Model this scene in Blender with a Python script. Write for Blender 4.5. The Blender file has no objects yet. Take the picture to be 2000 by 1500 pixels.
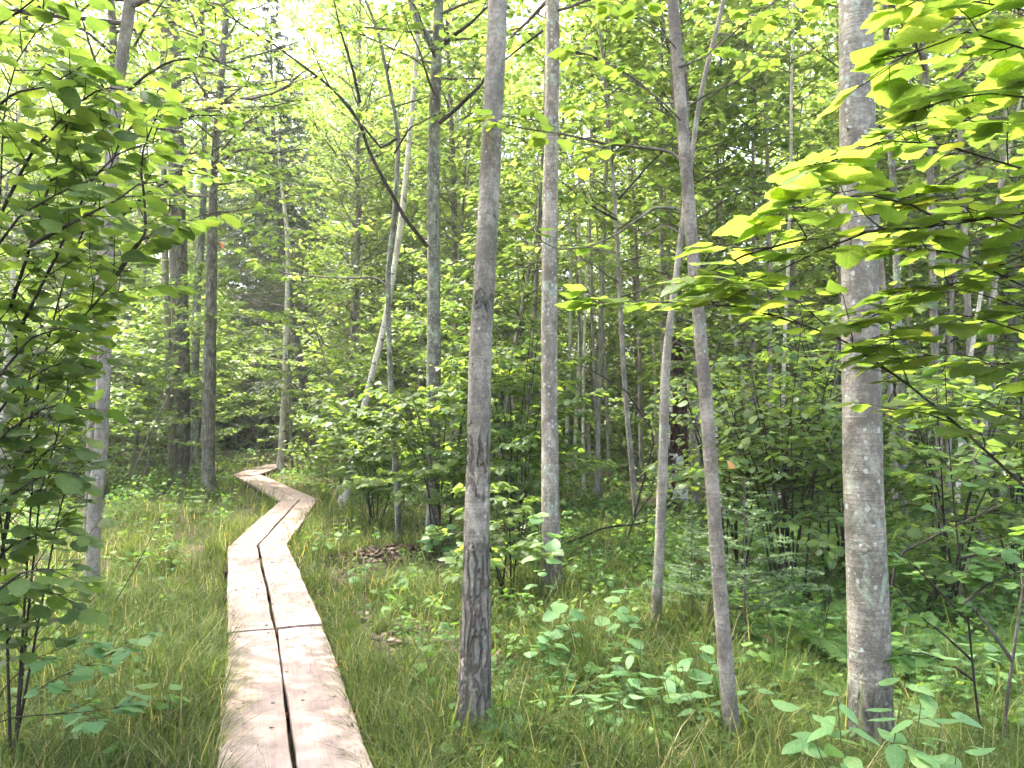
import bpy, math, random
import numpy as np
from mathutils import Vector, Matrix, noise

R = math.radians
scene = bpy.context.scene
COL = scene.collection

# ---------------------------------------------------------------- camera
cam_d = bpy.data.cameras.new('camera')
cam = bpy.data.objects.new('camera', cam_d)
COL.objects.link(cam)
cam_d.sensor_width = 36.0
cam_d.lens = 27.0
cam_d.clip_start = 0.05
cam_d.clip_end = 600.0
CAM = Vector((0.0, 0.0, 1.65))
cam.location = CAM
cam.rotation_euler = (R(90) + math.atan(65 / 1500), 0.0, 0.0)
scene.camera = cam

# ---------------------------------------------------------------- sky, sun, exposure
SUN_EL, SUN_AZ = 64.0, -50.0          # azimuth from +Y, negative is to the left
world = bpy.data.worlds.new('World')
scene.world = world
world.use_nodes = True
wn = world.node_tree
wn.nodes.clear()
w_out = wn.nodes.new('ShaderNodeOutputWorld')
w_bg = wn.nodes.new('ShaderNodeBackground')
w_sky = wn.nodes.new('ShaderNodeTexSky')
w_sky.sky_type = 'NISHITA'
w_sky.sun_disc = False
w_sky.sun_elevation = R(SUN_EL)
w_sky.sun_rotation = R(SUN_AZ)
w_sky.air_density = 1.0
w_sky.dust_density = 6.0
w_sky.ozone_density = 0.3
w_bg.inputs['Strength'].default_value = 0.15
wn.links.new(w_sky.outputs[0], w_bg.inputs[0])
wn.links.new(w_bg.outputs[0], w_out.inputs[0])

sun_d = bpy.data.lights.new('sun', 'SUN')
sun_d.energy = 2.1
sun_d.angle = R(0.6)
sun_d.color = (1.0, 0.95, 0.86)
sun = bpy.data.objects.new('sun', sun_d)
COL.objects.link(sun)
_sd = Vector((math.sin(R(SUN_AZ)) * math.cos(R(SUN_EL)), math.cos(R(SUN_AZ)) * math.cos(R(SUN_EL)), math.sin(R(SUN_EL))))
sun.rotation_euler = _sd.to_track_quat('Z', 'Y').to_euler()
sun.location = _sd * 60

scene.view_settings.view_transform = 'Standard'
scene.view_settings.look = 'None'
scene.view_settings.gamma = 1.0
scene.view_settings.use_curve_mapping = False
scene.view_settings.exposure = 3.17

scene.render.engine = 'CYCLES'
cy = scene.cycles
cy.max_bounces = 9
cy.diffuse_bounces = 4
cy.glossy_bounces = 2
cy.transmission_bounces = 6
cy.transparent_max_bounces = 4
cy.caustics_reflective = False
cy.caustics_refractive = False
cy.sample_clamp_indirect = 8.0
cy.use_adaptive_sampling = True
cy.adaptive_threshold = 0.03
cy.use_denoising = True

# ================================================================= helpers
def link(o, parent=None):
    COL.objects.link(o)
    if parent is not None:
        o.parent = parent
    return o

def tag(o, label=None, category=None, group=None, kind=None):
    if label: o['label'] = label
    if category: o['category'] = category
    if group: o['group'] = group
    if kind: o['kind'] = kind
    return o

def empty(name, loc, rz=0.0):
    o = bpy.data.objects.new(name, None)
    o.empty_display_size = 0.1
    o.location = loc
    o.rotation_euler = (0, 0, rz)
    return link(o)

def new_mesh(name, V, Fs, mat=None, UV=None, tint=None, smooth=False):
    """V (n,3); Fs list of (m,k) int arrays."""
    me = bpy.data.meshes.new(name)
    V = np.asarray(V, dtype=np.float32)
    Fs = [np.asarray(f, dtype=np.int32) for f in Fs if len(f)]
    loops = np.concatenate([f.ravel() for f in Fs])
    tot = np.concatenate([np.full(len(f), f.shape[1], dtype=np.int32) for f in Fs])
    start = np.concatenate([[0], np.cumsum(tot)[:-1]]).astype(np.int32)
    me.vertices.add(len(V)); me.vertices.foreach_set('co', V.ravel())
    me.loops.add(len(loops)); me.loops.foreach_set('vertex_index', loops)
    me.polygons.add(len(tot)); me.polygons.foreach_set('loop_start', start)
    me.polygons.foreach_set('loop_total', tot)
    me.polygons.foreach_set('use_smooth', np.full(len(tot), bool(smooth)))
    if UV is not None:
        ul = me.uv_layers.new(name='UVMap')
        ul.data.foreach_set('uv', np.asarray(UV, dtype=np.float32)[loops].ravel())
    if tint is not None:
        at = me.attributes.new('tint', 'FLOAT', 'POINT')
        at.data.foreach_set('value', np.asarray(tint, dtype=np.float32))
    me.update(calc_edges=True)
    if mat is not None:
        me.materials.append(mat)
    return me

def mesh_obj(name, me, parent=None):
    return link(bpy.data.objects.new(name, me), parent)

class Bag:
    """collects pieces of geometry that become one mesh"""
    def __init__(s): s.V = []; s.F = {}; s.UV = []; s.T = []; s.n = 0
    def add(s, V, F, UV=None, tint=0.5):
        V = np.asarray(V, dtype=np.float32); F = np.asarray(F)
        s.V.append(V); s.F.setdefault(F.shape[1], []).append(F + s.n)
        s.UV.append(np.zeros((len(V), 2), np.float32) if UV is None else UV)
        s.T.append(np.full(len(V), tint, np.float32) if np.isscalar(tint) else tint)
        s.n += len(V)
    def mesh(s, name, mat, smooth=False, off=None):
        V = np.concatenate(s.V)
        if off is not None: V = V - np.asarray(off, dtype=np.float32)
        return new_mesh(name, V, [np.concatenate(f) for f in s.F.values()], mat,
                        np.concatenate(s.UV), np.concatenate(s.T), smooth)

_ring = {}
def tube(pts, rad, sides=6, cap=True, bump=None):
    pts = np.asarray(pts, dtype=np.float64); n = len(pts)
    rad = np.asarray(rad, dtype=np.float64)
    tg = np.gradient(pts, axis=0)
    tg /= np.linalg.norm(tg, axis=1)[:, None] + 1e-9
    ref = np.array([0.0, 1.0, 0.0]) if abs(tg[0][1]) < 0.9 else np.array([1.0, 0.0, 0.0])
    u = np.cross(np.broadcast_to(ref, tg.shape), tg)
    u /= np.linalg.norm(u, axis=1)[:, None] + 1e-9
    v = np.cross(tg, u)
    a = np.arange(sides) * 2 * math.pi / sides
    ca, sa = np.cos(a), np.sin(a)
    rr = np.broadcast_to(rad[:, None], (n, sides)) if bump is None else rad[:, None] * (1 + bump)
    V = pts[:, None, :] + rr[:, :, None] * (ca[None, :, None] * u[:, None, :] + sa[None, :, None] * v[:, None, :])
    V = V.reshape(-1, 3)
    key = (n, sides)
    if key not in _ring:
        i = np.arange(n - 1)[:, None] * sides; j = np.arange(sides)[None, :]; k = (j + 1) % sides
        _ring[key] = np.stack([i + j, i + k, i + sides + k, i + sides + j], -1).reshape(-1, 4)
    return V, _ring[key]

def resample(pts, n):
    pts = np.asarray(pts, dtype=np.float64)
    s = np.concatenate([[0], np.cumsum(np.linalg.norm(np.diff(pts[:, :3], axis=0), axis=1))])
    q = np.linspace(0, s[-1], n)
    out = np.stack([np.interp(q, s, pts[:, c]) for c in range(pts.shape[1])], 1)
    k = max(1, n // (len(pts) * 2))
    if k > 1:                                   # soften the corners of the polyline
        ker = np.ones(2 * k + 1) / (2 * k + 1)
        for c in range(out.shape[1]):
            p = np.concatenate([np.full(k, out[0, c]), out[:, c], np.full(k, out[-1, c])])
            sm = np.convolve(p, ker, 'valid'); sm[0] = out[0, c]; sm[-1] = out[-1, c]
            out[:, c] = sm
    return out

def gz(x, y):
    """height of the ground"""
    x = np.asarray(x, dtype=np.float64); y = np.asarray(y, dtype=np.float64)
    z = 0.035 * np.sin(x * 1.1 + y * 0.6) + 0.03 * np.sin(x * 0.47 - y * 0.9 + 1.0) + 0.02 * np.sin(x * 2.3 + 1.7 * y)
    z = z + 0.22 * np.exp(-(((x + 1.30) / 0.85) ** 2 + ((y - 8.9) / 0.5) ** 2))
    z = z + 0.5 * (1 - np.exp(-np.maximum(0, y - 26) ** 2 / 500))
    return z

# ================================================================= materials
def nodes_of(name):
    m = bpy.data.materials.new(name); m.use_nodes = True
    nt = m.node_tree; nt.nodes.clear()
    return m, nt, nt.nodes, nt.links

def ramp(N, stops):
    r = N.new('ShaderNodeValToRGB')
    el = r.color_ramp.elements
    while len(el) > 1: el.remove(el[0])
    el[0].position = stops[0][0]; el[0].color = (*stops[0][1], 1)
    for p, c in stops[1:]:
        e = el.new(p); e.color = (*c, 1)
    return r

def math_n(N, L, op, a, b=None, clamp=False):
    m = N.new('ShaderNodeMath'); m.operation = op; m.use_clamp = clamp
    for i, v in enumerate((a, b)):
        if v is None: continue
        if isinstance(v, (int, float)): m.inputs[i].default_value = v
        else: L.new(v, m.inputs[i])
    return m.outputs[0]

def mix_c(N, L, fac, a, b, mode='MIX'):
    m = N.new('ShaderNodeMix'); m.data_type = 'RGBA'; m.blend_type = mode
    for s, v in ((0, fac), (6, a), (7, b)):
        if isinstance(v, (int, float)): m.inputs[s].default_value = v
        elif isinstance(v, tuple): m.inputs[s].default_value = (*v, 1)
        else: L.new(v, m.inputs[s])
    return m.outputs[2]

def leaf_material(name, cols, trans, tfac=0.42, rough=0.42, spec=0.45, veins=False, objrand=True):
    """cols: list of (pos,colour) for the upper face; trans: tint of the light that comes through"""
    m, nt, N, L = nodes_of(name)
    out = N.new('ShaderNodeOutputMaterial')
    at = N.new('ShaderNodeAttribute'); at.attribute_name = 'tint'
    val = at.outputs['Fac']
    if objrand:
        oi = N.new('ShaderNodeObjectInfo')
        val = math_n(N, L, 'FRACT', math_n(N, L, 'ADD', val, oi.outputs['Random']))
    cr = ramp(N, cols); L.new(val, cr.inputs[0])
    col = cr.outputs[0]
    tc = N.new('ShaderNodeTexCoord')
    nz = N.new('ShaderNodeTexNoise'); nz.inputs['Scale'].default_value = 3.0 if not veins else 14.0
    L.new(tc.outputs['Object'], nz.inputs['Vector'])
    shade = math_n(N, L, 'MULTIPLY_ADD', nz.outputs['Fac'], 0.7)
    shade.node.inputs[2].default_value = 0.65
    col = mix_c(N, L, 1.0, col, shade, 'MULTIPLY')
    bump_out = None
    if veins:
        sx = N.new('ShaderNodeSeparateXYZ'); L.new(tc.outputs['UV'], sx.inputs[0])
        ax = math_n(N, L, 'ABSOLUTE', math_n(N, L, 'SUBTRACT', sx.outputs['X'], 0.5))
        ph = math_n(N, L, 'SUBTRACT', sx.outputs['Y'], math_n(N, L, 'MULTIPLY', ax, 0.75))
        sn = math_n(N, L, 'ABSOLUTE', math_n(N, L, 'SUBTRACT', math_n(N, L, 'FRACT', math_n(N, L, 'MULTIPLY', ph, 8.0)), 0.5))
        side = math_n(N, L, 'LESS_THAN', sn, 0.07)
        mid = math_n(N, L, 'LESS_THAN', ax, 0.014)
        vein = math_n(N, L, 'MAXIMUM', math_n(N, L, 'MULTIPLY', side, 0.5), mid)
        col = mix_c(N, L, math_n(N, L, 'MULTIPLY', vein, 0.35), col, (0.16, 0.24, 0.07))
        bl = N.new('ShaderNodeTexNoise'); bl.inputs['Scale'].default_value = 7.0; bl.inputs['Detail'].default_value = 4.0; bl.inputs['Roughness'].default_value = 0.7
        of = N.new('ShaderNodeVectorMath'); of.operation = 'ADD'; L.new(tc.outputs['Object'], of.inputs[0])
        oc = N.new('ShaderNodeCombineXYZ'); L.new(math_n(N, L, 'MULTIPLY', val, 91.0), oc.inputs[0]); L.new(oc.outputs[0], of.inputs[1]); L.new(of.outputs[0], bl.inputs['Vector'])
        col = mix_c(N, L, math_n(N, L, 'MULTIPLY', math_n(N, L, 'SUBTRACT', bl.outputs['Fac'], 0.64), 9.0, True), col, (0.15, 0.11, 0.03))
        bp = N.new('ShaderNodeBump'); bp.inputs['Strength'].default_value = 0.35; bp.inputs['Distance'].default_value = 0.004
        L.new(sn, bp.inputs['Height']); bump_out = bp.outputs[0]
    p = N.new('ShaderNodeBsdfPrincipled')
    L.new(col, p.inputs['Base Color'])
    p.inputs['Roughness'].default_value = rough
    p.inputs['Specular IOR Level'].default_value = spec
    t = N.new('ShaderNodeBsdfTranslucent')
    tcol = mix_c(N, L, 1.0, col, trans, 'MULTIPLY')
    L.new(tcol, t.inputs['Color'])
    if bump_out is not None:
        L.new(bump_out, p.inputs['Normal']); L.new(bump_out, t.inputs['Normal'])
    mx = N.new('ShaderNodeMixShader'); mx.inputs[0].default_value = tfac
    L.new(p.outputs[0], mx.inputs[1]); L.new(t.outputs[0], mx.inputs[2])
    L.new(mx.outputs[0], out.inputs[0])
    return m

G_CANOPY = [(0.0, (0.075, 0.120, 0.030)), (0.45, (0.112, 0.165, 0.042)), (0.8, (0.150, 0.20, 0.052)), (1.0, (0.20, 0.228, 0.07))]
G_MID = [(0.0, (0.066, 0.112, 0.034)), (0.5, (0.10, 0.156, 0.046)), (0.85, (0.135, 0.195, 0.058)), (1.0, (0.175, 0.22, 0.068))]
G_DARK = [(0.0, (0.052, 0.094, 0.03)), (0.5, (0.078, 0.13, 0.038)), (0.85, (0.108, 0.165, 0.044)), (1.0, (0.145, 0.195, 0.052))]
G_HERB = [(0.0, (0.06, 0.13, 0.03)), (0.5, (0.09, 0.18, 0.045)), (1.0, (0.15, 0.24, 0.06))]
G_MINT = [(0.0, (0.09, 0.19, 0.07)), (0.5, (0.12, 0.24, 0.09)), (1.0, (0.17, 0.28, 0.10))]
M = {}
M['canopy'] = leaf_material('leaf_canopy', G_CANOPY, (2.1, 2.15, 1.3), 0.5, 0.5, 0.3)
M['mid'] = leaf_material('leaf_understorey', G_MID, (2.75, 2.7, 1.3), 0.5, 0.42, 0.4)
M['shrub'] = leaf_material('leaf_shrub', G_DARK, (2.7, 2.55, 1.0), 0.5, 0.45, 0.4, veins=True)
M['shrub_far'] = leaf_material('leaf_thicket', G_DARK, (2.9, 2.7, 1.2), 0.46, 0.48, 0.32)
M['maple_near'] = leaf_material('leaf_maple', [(0.0, (0.074, 0.118, 0.03)), (0.45, (0.102, 0.155, 0.036)), (0.8, (0.13, 0.182, 0.042)), (0.95, (0.165, 0.208, 0.048)), (1.0, (0.22, 0.20, 0.045))], (2.35, 2.3, 1.1), 0.62, 0.45, 0.35, veins=True)
M['herb'] = leaf_material('leaf_herb', G_HERB, (2.2, 2.0, 1.0), 0.42, 0.55, 0.25)
M['mint'] = leaf_material('leaf_broad_herb', G_MINT, (2.0, 1.9, 1.0), 0.36, 0.55, 0.3, veins=True)
M['grass'] = leaf_material('grass_blade', [(0.0, (0.038, 0.07, 0.018)), (0.42, (0.075, 0.112, 0.027)), (0.75, (0.125, 0.155, 0.042)), (0.9, (0.22, 0.21, 0.09)), (1.0, (0.34, 0.29, 0.16))], (2.0, 1.9, 1.0), 0.42, 0.6, 0.15, objrand=False)
M['horsetail'] = leaf_material('horsetail', [(0.0, (0.05, 0.09, 0.015)), (1.0, (0.11, 0.155, 0.03))], (1.7, 1.6, 0.9), 0.35, 0.55, 0.2, objrand=False)
M['fir'] = leaf_material('fir_needle', [(0.0, (0.06, 0.125, 0.04)), (1.0, (0.13, 0.21, 0.075))], (1.2, 1.2, 0.8), 0.2, 0.45, 0.4)
M['spruce'] = leaf_material('spruce_needle', [(0.0, (0.035, 0.062, 0.032)), (1.0, (0.075, 0.11, 0.052))], (1.2, 1.2, 0.8), 0.15, 0.5, 0.3)
M['litter'] = leaf_material('dead_leaf', [(0.0, (0.03, 0.018, 0.012)), (0.5, (0.085, 0.05, 0.034)), (0.85, (0.15, 0.095, 0.068)), (1.0, (0.28, 0.21, 0.17))], (1.2, 1.0, 0.8), 0.15, 0.6, 0.3, objrand=False)
M['red_leaf'] = leaf_material('red_leaf', [(0.0, (0.45, 0.06, 0.03)), (1.0, (0.5, 0.14, 0.06))], (1.4, 1.0, 0.8), 0.3, 0.5, 0.3)
M['tan_leaf'] = leaf_material('tan_leaf', [(0.0, (0.42, 0.25, 0.13)), (1.0, (0.5, 0.33, 0.2))], (1.2, 1.0, 0.8), 0.25, 0.5, 0.3)

def bark_material(name, dark, light, lichen=(0.42, 0.43, 0.39), spots=0.5, patches=0.4, rough_to=0.0,
                  rings=(), fissure=0.0, bands=0.4, birch=False, bump=0.9, gain=1.0):
    """object Z is height on the stem; rough_to: below this the bark is broken into plates; rings: (height, half width) scars"""
    m, nt, N, L = nodes_of(name)
    dark = tuple(c * gain * k for c, k in zip(dark, (1.0, 1.0, 0.9))); light = tuple(c * gain * k for c, k in zip(light, (1.0, 1.0, 0.9)))
    out = N.new('ShaderNodeOutputMaterial')
    p = N.new('ShaderNodeBsdfPrincipled'); L.new(p.outputs[0], out.inputs[0])
    p.inputs['Roughness'].default_value = 0.82; p.inputs['Specular IOR Level'].default_value = 0.2
    tc = N.new('ShaderNodeTexCoord')
    def mapped(sc):
        mp = N.new('ShaderNodeMapping'); mp.inputs['Scale'].default_value = sc
        L.new(tc.outputs['Object'], mp.inputs['Vector']); return mp.outputs[0]
    def ns(sc, scale, det=4.0, rgh=0.6, dist=0.0):
        n = N.new('ShaderNodeTexNoise'); n.inputs['Scale'].default_value = scale; n.inputs['Detail'].default_value = det
        n.inputs['Roughness'].default_value = rgh; n.inputs['Distortion'].default_value = dist
        L.new(mapped(sc), n.inputs['Vector']); return n.outputs['Fac']
    blotch = ns((1, 1, 0.5), 9.0, 7.0, 0.72)
    fine = ns((1, 1, 1), 70.0, 3.0, 0.7)
    cr = ramp(N, [(0.36, tuple(c * 0.75 for c in dark)), (0.47, dark), (0.56, tuple((a + b) / 2 for a, b in zip(dark, light))), (0.66, light)])
    L.new(math_n(N, L, 'MULTIPLY_ADD', fine, 0.35), cr.inputs[0])
    cr.inputs[0].links[0].from_node.inputs[2].default_value = -0.17
    L.new(math_n(N, L, 'ADD', cr.inputs[0].links[0].from_socket, blotch), cr.inputs[0])
    col = cr.outputs[0]
    band = ns((5.0, 5.0, 70.0), 1.0, 4.0, 0.7)
    if birch:
        lent = math_n(N, L, 'GREATER_THAN', ns((6.0, 6.0, 75.0), 1.0, 2.0, 0.5), 0.63)
        scar = math_n(N, L, 'GREATER_THAN', ns((3.0, 3.0, 7.0), 1.0, 4.0, 0.6), 0.64)
        col = mix_c(N, L, math_n(N, L, 'MULTIPLY', math_n(N, L, 'MAXIMUM', lent, scar), 0.85), col, (0.05, 0.042, 0.036))
    else:
        col = mix_c(N, L, math_n(N, L, 'MULTIPLY', math_n(N, L, 'MULTIPLY', math_n(N, L, 'SUBTRACT', band, 0.42), 4.0, True), bands), col, tuple(c * 0.6 for c in dark))
    height = math_n(N, L, 'ADD', math_n(N, L, 'MULTIPLY', fine, 0.35), math_n(N, L, 'MULTIPLY', band, 0.35))
    if spots > 0:
        vo = N.new('ShaderNodeTexVoronoi'); vo.inputs['Scale'].default_value = 30.0
        L.new(mapped((1, 1, 0.8)), vo.inputs['Vector'])
        sc = N.new('ShaderNodeSeparateColor'); L.new(vo.outputs['Color'], sc.inputs[0])
        rad = math_n(N, L, 'MULTIPLY', math_n(N, L, 'SUBTRACT', sc.outputs[0], 1 - spots), 0.62)
        wob = math_n(N, L, 'MULTIPLY', math_n(N, L, 'SUBTRACT', ns((1, 1, 1), 45.0, 2.0), 0.5), 0.3)
        spot = math_n(N, L, 'LESS_THAN', math_n(N, L, 'ADD', vo.outputs['Distance'], wob), rad)
        col = mix_c(N, L, math_n(N, L, 'MULTIPLY', spot, 0.75), col, lichen)
    if patches > 0:
        pa = math_n(N, L, 'MULTIPLY', math_n(N, L, 'SUBTRACT', ns((1, 1, 0.7), 8.0, 6.0, 0.75, 0.6), 0.555), 12.0, True)
        col = mix_c(N, L, math_n(N, L, 'MULTIPLY', pa, patches), col, tuple(c * k for c, k in zip(lichen, (0.72, 0.86, 0.7))))
    sep = N.new('ShaderNodeSeparateXYZ'); L.new(tc.outputs['Object'], sep.inputs[0])
    mask = None
    if rough_to > 0 or rings:
        edge = math_n(N, L, 'MULTIPLY', math_n(N, L, 'SUBTRACT', ns((1, 1, 0.35), 26.0, 4.0, 0.7), 0.5), 0.4)
        zz = math_n(N, L, 'ADD', sep.outputs['Z'], edge)
        mask = math_n(N, L, 'MULTIPLY', math_n(N, L, 'SUBTRACT', rough_to, zz), 7.0, True)
        for h, w in rings:
            d = math_n(N, L, 'ABSOLUTE', math_n(N, L, 'SUBTRACT', zz, h))
            mask = math_n(N, L, 'MAXIMUM', mask, math_n(N, L, 'MULTIPLY', math_n(N, L, 'SUBTRACT', w, d), 30.0, True))
    if fissure > 0 or mask is not None:
        vf = N.new('ShaderNodeTexVoronoi'); vf.feature = 'DISTANCE_TO_EDGE'; vf.inputs['Scale'].default_value = 26.0
        dis = N.new('ShaderNodeMapping'); dis.inputs['Scale'].default_value = (1, 1, 0.16)
        warp = N.new('ShaderNodeVectorMath'); warp.operation = 'MULTIPLY_ADD'
        nn = N.new('ShaderNodeTexNoise'); nn.inputs['Scale'].default_value = 12.0; nn.inputs['Detail'].default_value = 3.0
        L.new(tc.outputs['Object'], nn.inputs['Vector'])
        L.new(nn.outputs['Color'], warp.inputs[0]); warp.inputs[1].default_value = (0.03, 0.03, 0.03)
        L.new(tc.outputs['Object'], warp.inputs[2]); L.new(warp.outputs[0], dis.inputs['Vector'])
        L.new(dis.outputs[0], vf.inputs['Vector'])
        crack = math_n(N, L, 'SUBTRACT', 1.0, math_n(N, L, 'MULTIPLY', vf.outputs['Distance'], 5.0, True))
        amt = math_n(N, L, 'MULTIPLY', crack, fissure if mask is None else mask)
        col = mix_c(N, L, math_n(N, L, 'MULTIPLY', amt, 0.62), col, tuple(c * 0.42 for c in dark))
        if mask is not None:
            col = mix_c(N, L, math_n(N, L, 'MULTIPLY', mask, 0.3), col, tuple(c * 0.95 for c in dark))
        height = math_n(N, L, 'SUBTRACT', height, math_n(N, L, 'MULTIPLY', amt, 1.4))
    L.new(col, p.inputs['Base Color'])
    b = N.new('ShaderNodeBump'); b.inputs['Strength'].default_value = bump; b.inputs['Distance'].default_value = 0.02
    L.new(height, b.inputs['Height']); L.new(b.outputs[0], p.inputs['Normal'])
    return m

M['bark'] = bark_material('maple_bark', (0.10, 0.085, 0.075), (0.27, 0.24, 0.215), spots=0.4, patches=0.5, gain=1.28)
M['bark_scarred'] = bark_material('scarred_maple_bark', (0.128, 0.112, 0.10), (0.285, 0.255, 0.232), spots=0.36, patches=0.2,
                                  rough_to=1.12, rings=((1.47, 0.10), (1.30, 0.03), (2.22, 0.035)), bump=1.0, gain=1.28)
M['bark_plain'] = bark_material('grey_maple_bark', (0.122, 0.108, 0.096), (0.275, 0.25, 0.228), spots=0.6, patches=0.75, rough_to=0.45, bands=0.6, gain=1.28)
M['bark_spotted'] = bark_material('spotted_maple_bark', (0.15, 0.125, 0.11), (0.33, 0.285, 0.25), lichen=(0.5, 0.51, 0.48), spots=0.62, patches=0.65, rough_to=0.55, gain=1.28)
M['bark_thin'] = bark_material('young_maple_bark', (0.122, 0.104, 0.093), (0.26, 0.23, 0.21), spots=0.3, patches=0.15, gain=1.28)
M['bark_pale'] = bark_material('pale_bark', (0.19, 0.165, 0.145), (0.37, 0.33, 0.295), spots=0.3, patches=0.3, rough_to=0.4)
M['bark_dark'] = bark_material('furrowed_bark', (0.095, 0.083, 0.072), (0.23, 0.205, 0.18), spots=0.35, patches=0.5, fissure=0.6, bump=0.9, gain=1.28)
M['bark_lichen'] = bark_material('lichen_bark', (0.085, 0.08, 0.07), (0.24, 0.23, 0.20), lichen=(0.40, 0.43, 0.37), spots=0.55, patches=0.85, gain=1.28)
M['bark_birch'] = bark_material('birch_bark', (0.42, 0.38, 0.34), (0.68, 0.64, 0.585), spots=0.0, patches=0.0, birch=True)
M['twig'] = bark_material('twig_bark', (0.024, 0.019, 0.016), (0.07, 0.055, 0.046), spots=0.0, patches=0.0, bump=0.2)
M['twig_grey'] = bark_material('branch_bark', (0.085, 0.07, 0.06), (0.20, 0.17, 0.15), spots=0.15, patches=0.3, bump=0.4)
M['rot'] = bark_material('rotten_wood', (0.035, 0.02, 0.014), (0.16, 0.085, 0.05), spots=0.0, patches=0.0, fissure=0.9, bump=1.0)
M['stem'] = leaf_material('green_stem', [(0.0, (0.07, 0.09, 0.03)), (1.0, (0.12, 0.13, 0.05))], (1, 1, 1), 0.1, 0.5, 0.3)

def wood_material():
    m, nt, N, L = nodes_of('weathered_plank')
    out = N.new('ShaderNodeOutputMaterial'); p = N.new('ShaderNodeBsdfPrincipled'); L.new(p.outputs[0], out.inputs[0])
    tc = N.new('ShaderNodeTexCoord'); oi = N.new('ShaderNodeObjectInfo')
    sh = N.new('ShaderNodeVectorMath'); sh.operation = 'MULTIPLY_ADD'
    cb = N.new('ShaderNodeCombineXYZ')
    for i in range(3): L.new(math_n(N, L, 'MULTIPLY', oi.outputs['Random'], 37.0 * (i + 1)), cb.inputs[i])
    L.new(tc.outputs['Object'], sh.inputs[0]); sh.inputs[1].default_value = (1, 1, 1); L.new(cb.outputs[0], sh.inputs[2])
    def ns(sc, det=4.0, rgh=0.6, dist=0.0):
        mp = N.new('ShaderNodeMapping'); mp.inputs['Scale'].default_value = sc; L.new(sh.outputs[0], mp.inputs['Vector'])
        n = N.new('ShaderNodeTexNoise'); n.inputs['Scale'].default_value = 1.0; n.inputs['Detail'].default_value = det
        n.inputs['Roughness'].default_value = rgh; n.inputs['Distortion'].default_value = dist
        L.new(mp.outputs[0], n.inputs['Vector']); return n.outputs['Fac']
    grain = ns((2.2, 75.0, 20.0), 4.0, 0.65, 0.6)
    cath = ns((1.1, 14.0, 6.0), 3.0, 0.55, 1.2)
    stain = ns((3.0, 4.5, 4.0), 5.0, 0.62, 0.4)
    dirt = ns((10.0, 11.0, 10.0), 5.0, 0.7)
    v = math_n(N, L, 'ADD', math_n(N, L, 'MULTIPLY', grain, 0.45), math_n(N, L, 'MULTIPLY', stain, 0.65))
    cr = ramp(N, [(0.34, (0.15, 0.11, 0.092)), (0.50, (0.262, 0.196, 0.167)), (0.68, (0.335, 0.258, 0.222))])
    L.new(v, cr.inputs[0]); col = cr.outputs[0]
    rings = math_n(N, L, 'ABSOLUTE', math_n(N, L, 'SUBTRACT', math_n(N, L, 'FRACT', math_n(N, L, 'MULTIPLY', cath, 11.0)), 0.5))
    col = mix_c(N, L, math_n(N, L, 'MULTIPLY', math_n(N, L, 'LESS_THAN', rings, 0.1), 0.16), col, (0.22, 0.15, 0.11))
    col = mix_c(N, L, math_n(N, L, 'MULTIPLY', math_n(N, L, 'SUBTRACT', dirt, 0.54), 4.0, True), col, (0.15, 0.12, 0.10))
    crk = ns((0.8, 9.0, 3.0), 2.0, 0.5, 0.8)
    cl = math_n(N, L, 'LESS_THAN', math_n(N, L, 'ABSOLUTE', math_n(N, L, 'SUBTRACT', crk, 0.585)), 0.0028)
    col = mix_c(N, L, math_n(N, L, 'MULTIPLY', cl, 0.9), col, (0.05, 0.035, 0.03))
    L.new(col, p.inputs['Base Color'])
    p.inputs['Roughness'].default_value = 0.75; p.inputs['Specular IOR Level'].default_value = 0.25
    b = N.new('ShaderNodeBump'); b.inputs['Strength'].default_value = 0.5; b.inputs['Distance'].default_value = 0.004
    L.new(math_n(N, L, 'SUBTRACT', math_n(N, L, 'ADD', grain, math_n(N, L, 'MULTIPLY', dirt, 0.4)), math_n(N, L, 'MULTIPLY', cl, 1.5)), b.inputs['Height'])
    L.new(b.outputs[0], p.inputs['Normal'])
    return m
M['plank'] = wood_material()

def soil_material():
    m, nt, N, L = nodes_of('forest_floor')
    out = N.new('ShaderNodeOutputMaterial'); p = N.new('ShaderNodeBsdfPrincipled'); L.new(p.outputs[0], out.inputs[0])
    tc = N.new('ShaderNodeTexCoord')
    def ns(s, det=5.0):
        n = N.new('ShaderNodeTexNoise'); n.inputs['Scale'].default_value = s; n.inputs['Detail'].default_value = det
        n.inputs['Roughness'].default_value = 0.65; L.new(tc.outputs['Object'], n.inputs['Vector']); return n.outputs['Fac']
    cr = ramp(N, [(0.35, (0.035, 0.026, 0.018)), (0.5, (0.08, 0.06, 0.04)), (0.65, (0.14, 0.11, 0.075))])
    L.new(ns(22.0), cr.inputs[0])
    col = mix_c(N, L, math_n(N, L, 'MULTIPLY', math_n(N, L, 'SUBTRACT', ns(1.3), 0.42), 5.0, True), cr.outputs[0], (0.06, 0.085, 0.025))
    L.new(col, p.inputs['Base Color']); p.inputs['Roughness'].default_value = 0.95; p.inputs['Specular IOR Level'].default_value = 0.1
    b = N.new('ShaderNodeBump'); b.inputs['Strength'].default_value = 0.9; b.inputs['Distance'].default_value = 0.03
    L.new(ns(40.0), b.inputs['Height']); L.new(b.outputs[0], p.inputs['Normal'])
    return m
M['soil'] = soil_material()

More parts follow.
